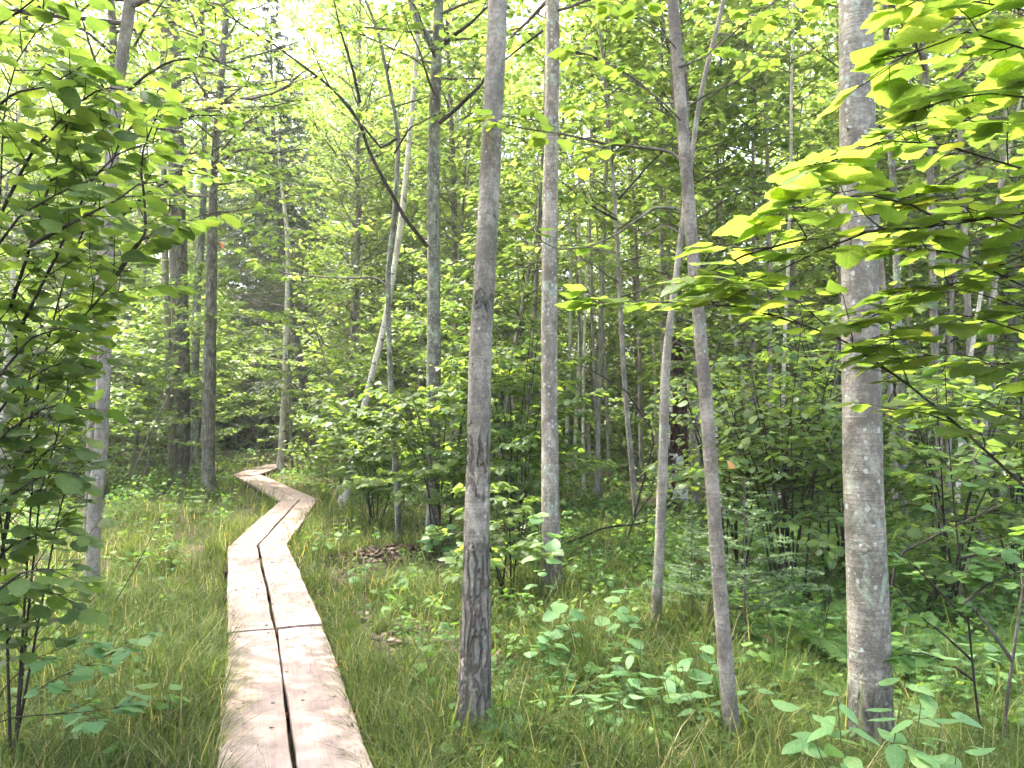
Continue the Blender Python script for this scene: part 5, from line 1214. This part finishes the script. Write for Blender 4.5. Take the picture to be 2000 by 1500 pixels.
# ferns: arching fronds, each of paired leaflets
def frond_mesh(seed):
    rng = random.Random(seed); bag = Bag(); n = 20
    pts = []; p = Vector((0, 0, 0)); d = Vector((0.35, 0, 1)).normalized()
    for i in range(24):
        d = (d + Vector((0.055, 0, -0.045 - 0.0035 * i))).normalized(); p = p + d * 0.022; pts.append(p.copy())
    V, F = tube([tuple(q) for q in pts], np.linspace(0.0025, 0.0008, 24), 4); bag.add(V, F)
    lv = []
    for i in range(n):
        f = 0.18 + 0.8 * i / n; q, t = along(pts, f); w = 0.125 * (math.sin(math.pi * min(1, (f - 0.1) * 1.15)) ** 0.7) * (1.15 - 0.4 * f) + 0.008
        nrm = Vector((0, 1, 0)).cross(t) * -1
        for s in (-1, 1):
            dd = Vector((0, s, 0)) + t * 0.35
            m = 7                                       # each leaflet is cut into lobes
            for k in range(m):
                g = (k + 0.5) / m; c = q + dd * (w * g)
                for e in (-1, 1):
                    lv.append((c, dd * 0.45 + t * e, nrm, w * 0.26 * (1.1 - g) + 0.004))
            lv.append((q, dd, nrm, w * 1.02))
    A = lv
    nr = np.random.default_rng(seed)
    X = np.array([(*a, *b, *c, s) for a, b, c, s in A]); x, y, z = frames(X[:, 3:6], X[:, 6:9]); s = X[:, 9][:, None]
    hw = np.where(s > 0.05, 0.05, 0.32)
    W = np.stack([X[:, :3], X[:, :3] + y * s * 0.45 + x * s * hw, X[:, :3] + y * s, X[:, :3] + y * s * 0.45 - x * s * hw], 1).reshape(-1, 3)
    bag.add(W, np.arange(len(W)).reshape(-1, 4), None, np.repeat(nr.random(len(X)).astype(np.float32) * 0.5, 4))
    return bag.mesh('frond', M['herb'])
FR = [frond_mesh(1), frond_mesh(2)]
for i, (g, sc, lab) in enumerate((((1.895, 5.292, 0.0), 1.0, 'large bright fern left of the thickest trunk'), ((2.294, 5.582, 0.0), 0.95, 'fern close against the left side of the thickest trunk'),
        ((1.839, 4.75, 0.0), 0.8, 'low fern in front of the large bright fern'), ((2.595, 5.132, 0.0), 0.8, 'fern close against the right side of the thickest trunk'), ((2.624, 4.706, 0.0), 0.8, 'dark fern between the thin right stems'),
        ((1.539, 5.707, 0.0), 0.8, 'small fern just behind the slim trunk'), ((1.946, 5.975, 0.0), 0.8, 'fern under the feathery fir sapling'), ((3.201, 5.184, 0.0), 0.9, 'dark fern at the right edge'))):
    rng = random.Random(400 + i)
    t = empty('fern', (g[0], g[1], float(gz(g[0], g[1])) - 0.02)); tag(t, lab, 'fern', 'ferns at right')
    for k in range(8):
        o = bpy.data.objects.new('frond', rng.choice(FR)); COL.objects.link(o); o.parent = t
        o.rotation_euler = (rng.uniform(-.15, .15), rng.uniform(-.1, .25), k * 0.785 + rng.uniform(-.3, .3)); s = sc * 1.5 * rng.uniform(0.8, 1.15); o.scale = (s, s, s)

# single fallen leaves
for nm, loc, sz, mat, lab, nz in (('fallen_leaf', (-1.034, 4.684, 0.162), 0.05, 'red_leaf', 'small red leaf lying on the right edge of the boardwalk', 0), ('dead_leaf', (1.751, 5.271, 0.126), 0.075, 'tan_leaf', 'curled tan dead leaf caught on the fern', 1),
        ('dead_leaf', (1.123, 3.915, 1.39), 0.05, 'tan_leaf', 'hanging brown dead leaf right of the slim trunk', 1), ('fallen_leaf', (-1.049, 2.776, 2.264), 0.03, 'red_leaf', 'tiny red leaf tip on the alder bush', 1)):
    o = bpy.data.objects.new(nm, leaf_meshes('maple', mat)[nz]); COL.objects.link(o); o.location = loc; o.scale = (sz,) * 3
    o.rotation_euler = (0.25 + nz * 0.9, 0.2, 2.0); tag(o, lab, 'leaf')

# ================================================================= the wood behind: copies of a few kinds
ORD = ['1st', '2nd', '3rd'] + ['%dth' % i for i in range(4, 80)]
REFS = [(-0.545, 'leaning pale trunk'), (-0.43, 'furrowed trunk'), (-0.256, 'spruce'), (-0.10, 'forked trunk'), (-0.05, 'ringed trunk'), (0.053, 'spotted trunk'), (0.25, 'slim trunk'), (0.459, 'thickest trunk')]
def sector(x, y):
    b = x / max(y, 0.1)
    for i, (r, nme) in enumerate(REFS):
        if b < r: return ('left of the ' + nme) if i == 0 else 'between the %s and %s' % (REFS[i - 1][1], nme)
    return 'right of the ' + REFS[-1][1]

def straight(rng, H, r, lean=0.04, wob=0.02):
    d = Vector((rng.gauss(0, lean), rng.gauss(0, lean), 1)); p = Vector((0, 0, -0.1)); tr = [(0, 0, -0.1, r)]
    n = int(H / 0.8)
    for i in range(1, n + 1):
        d = (d + rv(rng, wob)).normalized(); d.z = abs(d.z); p = p + d * (H / n); tr.append((p.x, p.y, p.z, r * (1 - 0.85 * i / n)))
    return tr

def template_tree(kind, seed):
    rng = random.Random(seed)
    if kind == 'tall':
        H = rng.uniform(15, 19); tr = straight(rng, H, rng.uniform(0.10, 0.145))
        return build_tree('maple_tree', '', 'tree', tr, rng.choice(('bark', 'bark_lichen', 'bark')), dict(z0=H * 0.16, z1=H * 0.98, nb=84, Lmax=2.5, size=0.15, gap=0.09, side_gap=0.22, bias=1.45), seed, sides=10, seg=0.3)
    if kind == 'birch':
        H = rng.uniform(16, 19); tr = straight(rng, H, rng.uniform(0.07, 0.10), 0.06)
        return build_tree('birch_tree', '', 'tree', tr, 'bark_birch', dict(z0=H * 0.35, z1=H * 0.98, nb=84, Lmax=2.0, size=0.13, gap=0.085, side_gap=0.22), seed, sides=10, seg=0.3)
    if kind == 'pole':
        H = rng.uniform(9, 13); tr = straight(rng, H, rng.uniform(0.04, 0.06), 0.07)
        return build_tree('maple_tree', '', 'tree', tr, rng.choice(('bark', 'bark_thin', 'bark_pale')), dict(z0=H * 0.2, z1=H * 0.98, nb=70, Lmax=1.8, size=0.14, gap=0.085, side_gap=0.2), seed, sides=8, seg=0.3)
    if kind == 'stem':
        H = rng.uniform(10, 14); tr = straight(rng, H, rng.uniform(0.034, 0.055), 0.05)
        return build_tree('maple_tree', '', 'tree', tr, rng.choice(('bark_pale', 'bark_birch', 'bark_pale', 'bark')), dict(z0=H * 0.5, z1=H * 0.98, nb=30, Lmax=1.6, size=0.13, gap=0.1, side_gap=0.26), seed, sides=8, seg=0.3)
    if kind == 'sapling':
        H = rng.uniform(4.5, 8.0); tr = straight(rng, H, rng.uniform(0.02, 0.03), 0.12)
        return build_tree('maple_sapling', '', 'sapling', tr, 'bark_thin', dict(z0=H * 0.16, z1=H * 0.98, nb=40, Lmax=1.6, size=0.13, gap=0.09, side_gap=0.2, elev=(0.0, 0.6)), seed, sides=7, seg=0.3, leafkind='maple_mid', leafmat='mid')
    H = rng.uniform(1.2, 2.0); tr = straight(rng, H, 0.012, 0.25)
    return build_tree('maple_shrub', '', 'bush', tr, 'bark_thin', dict(z0=0.12, z1=H * 0.98, nb=34, Lmax=1.0, size=0.11, gap=0.085, side_gap=0.16, elev=(0.1, 0.7), low_len=0.9), seed, sides=6, seg=0.2, leafkind='maple_mid', leafmat='mid')

def plant_wood():
    rng = random.Random(2024)
    taken = [(v[0].location.x, v[0].location.y) for v in TR.values()]
    def free(x, y, gap):
        return all((x - a) ** 2 + (y - b) ** 2 > gap * gap for a, b in taken)
    kinds = (('tall', 4, 74, 15.0, 54.0, 1.7), ('birch', 2, 30, 14.0, 46.0, 1.3), ('pole', 4, 70, 12.0, 42.0, 1.0), ('stem', 4, 46, 9.5, 24.0, 0.6), ('sapling', 4, 125, 11.5, 46.0, 1.0), ('shrub', 4, 110, 10.0, 44.0, 0.7))
    NAMES = {'tall': 'slim grey background maple', 'birch': 'white background birch', 'pole': 'thin young background maple', 'stem': 'slender pale bare-stemmed tree', 'sapling': 'leafy maple sapling', 'shrub': 'low leafy maple shrub'}
    GR = {'tall': 'background maples', 'birch': 'background birches', 'pole': 'young background maples', 'stem': 'slender pale background stems', 'sapling': 'understorey saplings', 'shrub': 'low understorey shrubs'}
    for kind, nvar, count, y0, y1, gap in kinds:
        protos = [template_tree(kind, 500 + 10 * len(kind) + v) for v in range(nvar)]
        spots = []
        tries = 0
        while len(spots) < count and tries < 20000:
            tries += 1
            y = y0 + (y1 - y0) * rng.random() ** (1.0 if kind == 'tall' else 1.15)
            x = rng.uniform(-0.86, 0.86) * (y + 2)
            b = x / y
            if -0.39 < b < -0.235 and y < (36 if kind in ('tall', 'birch', 'pole') else 28): continue
            if -0.475 < b < -0.36 and y < 21: continue
            if kind in ('tall', 'birch') and (x + 11.5) ** 2 + (y - 27) ** 2 < 20: continue
            if -0.235 <= b < -0.12 and y < 14 : continue
            if kind == 'stem' and not (0.0 < b < 0.66 or -0.3 < b < -0.12 and y > 15): continue
            if kind in ('sapling', 'shrub') and b > 0.03 and y < 15: continue
            if kind != 'stem' and 0.03 < b < 0.22 and y < 19: continue
            if b < -0.42 and y < (21 if kind in ('tall', 'pole') else 15): continue
            if path_dist(x, y)[0] < 1.3: continue
            if kind in ('tall', 'birch', 'pole') and y < 16 and abs(b) > 0.75: continue
            if not free(x, y, gap): continue
            taken.append((x, y)); spots.append((x, y))
        lab = {}
        for s in spots: lab.setdefault(sector(*s), []).append(s)
        names = {}
        for sec, ss in lab.items():
            byx = kind in ('tall', 'birch', 'pole', 'stem')
            for i, s in enumerate(sorted(ss, key=(lambda q: q[0] / q[1]) if byx else (lambda q: q[1]))):
                if sec.startswith(('left', 'right')) or True:
                    names[s] = '%s, %s %s %s' % (NAMES[kind], ORD[i], 'from left' if byx else 'nearest', sec)
        for i, s in enumerate(spots):
            sc = rng.uniform(0.85, 1.15) * (min(1.15, 0.42 + s[1] / 58) if kind in ('tall', 'birch') else 1.0); rz = rng.uniform(0, 6.28)
            loc = (s[0], s[1], float(gz(s[0], s[1])))
            if i < nvar:
                o = protos[i]; o.location = loc; o.rotation_euler = (0, 0, rz); o.scale = (sc, sc, sc); tag(o, names[s], None, GR[kind])
            else:
                copy_thing(protos[i % nvar], loc, rz, sc, names[s], GR[kind])
        print(kind, len(spots), 'of', count)
plant_wood()

# ================================================================= ground plants nobody could count
def grass():
    nr = np.random.default_rng(5)
    def blades(N, ymin, ymax, keep, lmin, lmax, wk):
        inv = nr.uniform(1 / ymax, 1 / ymin, N); Y = 1 / inv; X = nr.uniform(-0.78, 0.78, N) * Y
        k = nr.random(N) < keep(X, Y); return X[k], Y[k]
    def patch(X, Y, s=1.0, o=0.0):
        return 0.5 + 0.25 * np.sin(X * 1.9 * s + 1.3 * np.sin(Y * 1.1 * s + o)) + 0.25 * np.sin(Y * 2.3 * s + 1.7 * np.sin(X * 1.4 * s + o))
    def keep(X, Y):
        pd = path_dist(X, Y); b = X / Y
        w = np.clip(1.5 * patch(X, Y) * (0.55 + 0.9 * patch(X, Y, 3.1, 1.0)) - 0.1, 0.07, 1)
        w = w * np.where(pd < 2.8, 1.0, 0.55)
        w = np.where((b > 0.16) & (Y > 4.8), w * 0.16, w)
        w = np.where((b < -0.50), w * 0.6, w)
        w = np.where(((X + 1.30) / 0.9) ** 2 + ((Y - 8.9) / 0.6) ** 2 < 1, w * 0.4, w)
        w = np.where(pd < np.where(Y > 9.5, 0.27, 0.315), 0, w); w = np.where((pd >= 0.315) & (pd < 0.6), np.maximum(w, 0.9), w)
        return w
    X, Y = blades(240000, 2.6, 27.0, keep, 0, 0, 0)
    tb = [(v[0].location.x, v[0].location.y, v[1][0][3]) for v in TR.values() if 0 < v[0].location.y < 16 and abs(v[0].location.x / v[0].location.y) < 0.8]
    ex, ey = [], []
    for bx, by, br in tb:
        k = 420 if by < 8 else 160; a = nr.uniform(0, 6.28, k); q = br * 1.25 + np.abs(nr.normal(0, 0.12, k)); ex.append(bx + np.cos(a) * q); ey.append(by + np.sin(a) * q)
    for k in range(170):                                   # separate tufts
        yy = 1 / nr.uniform(1 / 16, 1 / 3.0); xx = nr.uniform(-0.7, 0.7) * yy
        if path_dist(xx, yy)[0] < 0.45: continue
        m = 70; ex.append(xx + nr.normal(0, 0.045, m)); ey.append(yy + nr.normal(0, 0.045, m))
    X0 = len(X); X = np.concatenate([X] + ex); Y = np.concatenate([Y] + ey)
    n = len(X)
    Z = gz(X, Y) - 0.01
    near = np.clip(path_dist(X, Y) - 0.3, 0, 1)
    Lh = nr.uniform(0.12, 0.42, n) * (0.55 + 0.65 * patch(X, Y, 0.7, 2.0)) * (0.85 + 0.25 * near)
    Lh[X0:] *= 1.25; Lh = np.where((near < 0.35) & (Y > 8.5), Lh * 1.35, Lh); tall = nr.random(n) < 0.03; Lh = np.where(tall, Lh * 1.7, Lh)
    az = nr.uniform(0, 2 * np.pi, n) + 0.0
    lean = nr.uniform(0.2, 1.25, n)
    w = np.maximum(nr.uniform(0.0018, 0.0062, n), Y * 0.00055)
    dx, dy = np.cos(az), np.sin(az)
    px, py = -dy, dx
    segs = [0.0, 0.4, 0.75, 1.0]; rows = []
    for s in segs:
        off = lean * Lh * s ** 2.0; h = Lh * (s - 0.35 * lean * s ** 2.4)
        c = np.stack([X + dx * off, Y + dy * off, Z + h], 1)
        ww = w * (1 - s ** 1.5)
        if s < 1: rows += [c - np.stack([px * ww, py * ww, 0 * ww], 1), c + np.stack([px * ww, py * ww, 0 * ww], 1)]
        else: rows.append(c)
    V = np.stack(rows, 1).reshape(-1, 3); o = (np.arange(n) * 7)[:, None]
    F4 = np.concatenate([o + np.array([[0, 1, 3, 2]]), o + np.array([[2, 3, 5, 4]])]); F3 = o + np.array([[4, 5, 6]])
    tint = np.clip(nr.beta(2, 3, n) * 0.95 + 0.12 * patch(X, Y, 0.4), 0, 1)
    tint = np.where(nr.random(n) < 0.07, 0.97, tint).astype(np.float32)
    me = new_mesh('grass', V, [F4, F3], M['grass'], None, np.repeat(tint, 7))
    tag(mesh_obj('grass', me), 'long fine green grass on both sides of the boardwalk', 'grass', None, 'stuff')
    print('grass blades', n)
grass()

def ground_cover():
    nr = np.random.default_rng(6)
    N = 15000
    Y = 1 / nr.uniform(1 / 46, 1 / 3.4, N); X = nr.uniform(-0.82, 0.82, N) * Y
    pd = path_dist(X, Y)
    pt = 0.5 + 0.5 * np.sin(X * 1.3 + 2 * np.sin(Y * 0.8)) * np.sin(Y * 1.1 + X * 0.4)
    keep = nr.random(N) < np.where(pd < 0.75, 0, np.where((pd < 2.5) & (Y < 14), 0.12, (0.45 + 0.55 * pt) * np.clip(Y / 8.5 - 0.1, 0.3, 1)))
    keep &= ~(((X + 1.30) / 0.9) ** 2 + ((Y - 8.9) / 0.55) ** 2 < 1)
    X, Y = X[keep], Y[keep]; n = len(X)
    rep = 9
    cx = np.repeat(X, rep); cyy = np.repeat(Y, rep); m = len(cx)
    hh = np.repeat(nr.uniform(0.05, 0.34, n), rep) * nr.uniform(0.5, 1.1, m) * np.clip(0.5 + cyy / 14, 0.5, 1.7)
    a = nr.uniform(0, 6.28, m); rr = nr.uniform(0.01, 0.16, m) * np.clip(cyy / 9, 0.6, 2)
    px, py = cx + np.cos(a) * rr, cyy + np.sin(a) * rr
    pos = np.stack([px, py, gz(px, py) + hh], 1)
    d = np.stack([np.cos(a), np.sin(a), nr.normal(-0.15, 0.3, m)], 1)
    nrm = np.stack([nr.normal(0, .3, m), nr.normal(0, .3, m), np.ones(m)], 1)
    sz = nr.uniform(0.03, 0.07, m) * np.clip(0.75 + cyy / 16, 0.8, 2.2)
    b = Bag()
    batch_leaves(b, [(pos[i], d[i], nrm[i], sz[i]) for i in range(m)], 'lo', nr)
    # thin stems under them
    st = np.stack([cx, cyy, gz(cx, cyy)], 1); wv = np.stack([np.full(m, 0.0012), np.zeros(m), np.zeros(m)], 1)
    V = np.stack([st - wv, st + wv, pos], 1).reshape(-1, 3); b.add(V, np.arange(len(V)).reshape(-1, 3), None, 0.1)
    tag(mesh_obj('ground_cover', b.mesh('ground_cover', M['herb'])), 'bright low leafy ground cover across the forest floor', 'ground cover', None, 'stuff')
    print('cover leaves', m)
ground_cover()

def litter():
    nr = np.random.default_rng(7)
    N = 13000; Y = 1 / nr.uniform(1 / 22, 1 / 2.8, N); X = nr.uniform(-0.75, 0.75, N) * Y
    k = path_dist(X, Y) > 0.36; X, Y = X[k], Y[k]
    a = nr.uniform(0, 6.28, 1500); r = np.abs(nr.normal(0, 0.55, 1500)); X = np.concatenate([X, -1.30 + np.cos(a) * r * 0.95]); Y = np.concatenate([Y, 8.9 + np.sin(a) * r * 0.62])
    m = len(X); a = nr.uniform(0, 6.28, m)
    pos = np.stack([X, Y, gz(X, Y) + nr.uniform(0.004, 0.03, m)], 1); d = np.stack([np.cos(a), np.sin(a), nr.normal(0, .3, m)], 1)
    nrm = np.stack([nr.normal(0, .4, m), nr.normal(0, .4, m), np.ones(m)], 1); sz = nr.uniform(0.035, 0.075, m)
    b = Bag(); batch_leaves(b, [(pos[i], d[i], nrm[i], sz[i]) for i in range(m)], 'lo', nr)
    tag(mesh_obj('leaf_litter', b.mesh('leaf_litter', M['litter'])), 'brown dead leaves strewn over the forest floor and mound', 'dead leaves', None, 'stuff')
litter()

def twigs():
    rng = random.Random(33); wd = []
    for k in range(420):
        y = 1 / rng.uniform(1 / 18, 1 / 3.0); x = rng.uniform(-0.72, 0.72) * y
        if path_dist(x, y)[0] < 0.5: continue
        a = rng.uniform(0, 6.28); L_ = rng.uniform(0.15, 0.7)
        wd.append((wander(rng, (x, y, float(gz(x, y)) + rng.uniform(0.01, 0.06)), (math.cos(a), math.sin(a), rng.uniform(-.05, .25)), L_, 5, -0.15, 0.12), rng.uniform(0.002, 0.006), 0.0015))
    tag(mesh_obj('fallen_twigs', wood_bag(wd, 5).mesh('fallen_twigs', M['twig_grey'])), 'dead twigs strewn through the grass', 'twigs', None, 'stuff')
twigs()

def debris():
    nr = np.random.default_rng(44); A = []
    for (a, b, top) in DECK[:4]:
        a, b = np.array(a), np.array(b); d = (b - a) / np.linalg.norm(b - a); sd = np.array([d[1], -d[0]])
        for k in range(16):
            p = a + (b - a) * nr.random() + sd * np.clip(nr.normal(0, 0.25), -0.3, 0.3); w = nr.uniform(0, 6.28)
            A.append(((p[0], p[1], top + 0.006), (math.cos(w), math.sin(w), 0.05), (nr.normal(0, .12), nr.normal(0, .12), 1), nr.uniform(0.012, 0.035)))
    b = Bag(); batch_leaves(b, A, 'lo', nr)
    tag(mesh_obj('leaf_scraps', b.mesh('leaf_scraps', M['litter'])), 'scraps of dead leaves lying on the boardwalk planks', 'dead leaves', None, 'stuff')
debris()

def horsetails():
    nr = np.random.default_rng(9)
    n = 900; X = nr.uniform(0.1, 2.6, n); Y = nr.uniform(3.1, 5.6, n)
    rs = []
    Vs = []; T = []
    for x, y in zip(X, Y):
        h = nr.uniform(0.14, 0.30); g = float(gz(x, y)); lx, ly = nr.normal(0, 0.08, 2); m = 44
        f = nr.uniform(0.2, 1.0, m); a = nr.uniform(0, 6.28, m); L = (1.15 - f) * nr.uniform(0.07, 0.15, m)
        p = np.stack([x + lx * f, y + ly * f, g + h * f], 1); d = np.stack([np.cos(a), np.sin(a), nr.uniform(-0.35, 0.4, m)], 1) * L[:, None]
        w = np.stack([np.zeros(m), np.zeros(m), np.full(m, 0.0011)], 1)
        Vs.append(np.stack([p - w, p + w, p + d], 1).reshape(-1, 3)); Vs.append(np.array([(x - .0015, y, g), (x + .0015, y, g), (x + lx, y + ly, g + h)])); T.append(np.full(m * 3 + 3, nr.random()))
    V = np.concatenate(Vs)
    tag(mesh_obj('horsetail', new_mesh('horsetail', V, [np.arange(len(V)).reshape(-1, 3)], M['horsetail'], None, np.concatenate(T))), 'feathery green horsetail covering the ground at lower right', 'horsetail', None, 'stuff')
horsetails()

def far_woodland():
    """the mass of leaves where trunks can no longer be told apart"""
    nr = np.random.default_rng(12); rng = random.Random(12)
    cs = []
    for k in range(1850):
        low = k % 3 == 0
        y = rng.uniform(36, 60) if low else rng.uniform(50, 72)
        x = rng.uniform(-0.86, 0.86) * y; h = rng.uniform(0.2, 4.0) if low else 32 * rng.random() ** 0.9 + 0.5
        cs.append((x, y, h + float(gz(x, y)), rng.uniform(0.8, 1.4) if low else rng.uniform(1.2, 2.4)))
    for k in range(260):
        y = rng.uniform(37, 50); x = rng.uniform(-0.44, -0.18) * y; cs.append((x, y, rng.uniform(1.0, 17.0), rng.uniform(0.9, 1.7)))
    for k in range(200):
        y = rng.uniform(45, 60); x = rng.uniform(-0.6, 0.0) * y; cs.append((x, y, rng.uniform(13.0, 34.0), rng.uniform(1.2, 2.2)))
    C_ = np.array(cs); m = 90
    q = np.repeat(C_[:, :3], m, 0) + nr.normal(0, 0.5, (len(C_) * m, 3)) * np.repeat(C_[:, 3], m)[:, None] * np.array([1.25, 1.25, 0.5])
    n = len(q); a = nr.uniform(0, 6.28, n)
    d = np.stack([np.cos(a), np.sin(a), nr.normal(-.2, .3, n)], 1); nn = np.stack([nr.normal(0, .4, n), nr.normal(0, .4, n), np.ones(n)], 1)
    x, y, z = frames(d, nn); s = nr.uniform(0.26, 0.5, n)[:, None]
    V = np.stack([q, q + y * s * 0.5 + x * s * 0.42 - z * s * 0.1, q + y * s, q + y * s * 0.5 - x * s * 0.42 - z * s * 0.1], 1).reshape(-1, 3)
    b = Bag(); b.add(V, np.arange(len(V)).reshape(-1, 4), None, np.repeat(nr.random(n).astype(np.float32), 4))
    tag(mesh_obj('far_woodland', b.mesh('far_woodland', M['canopy'])), 'distant mass of sunlit leaves closing the wood', 'woodland', None, 'stuff')
far_woodland()

def haze():  # added scattering volume that lifts the shadows in the distance
    V = np.array([(x, y, z) for z in (-2.0, 42.0) for x in (-260, 260) for y in (-240, 270)], dtype=float)
    F = np.array([(0, 1, 3, 2), (4, 6, 7, 5), (0, 4, 5, 1), (2, 3, 7, 6), (0, 2, 6, 4), (1, 5, 7, 3)])
    m, nt, N, L = nodes_of('shadow_lift_haze')
    out = N.new('ShaderNodeOutputMaterial'); v = N.new('ShaderNodeVolumePrincipled')
    v.inputs['Color'].default_value = (0.93, 0.96, 0.93, 1); v.inputs['Density'].default_value = 0.0011; v.inputs['Anisotropy'].default_value = 0.3
    L.new(v.outputs[0], out.inputs['Volume'])
    tag(mesh_obj('haze', new_mesh('haze', V, [F], m)), 'thin added haze lifting the shadows between the far trees', 'haze', None, 'stuff')
haze()
print('tris', sum(len(m.loop_triangles) or sum(len(p.vertices) - 2 for p in m.polygons) if len(m.polygons) < 200000 else len(m.polygons) for m in bpy.data.meshes), 'objects', len(bpy.data.objects))
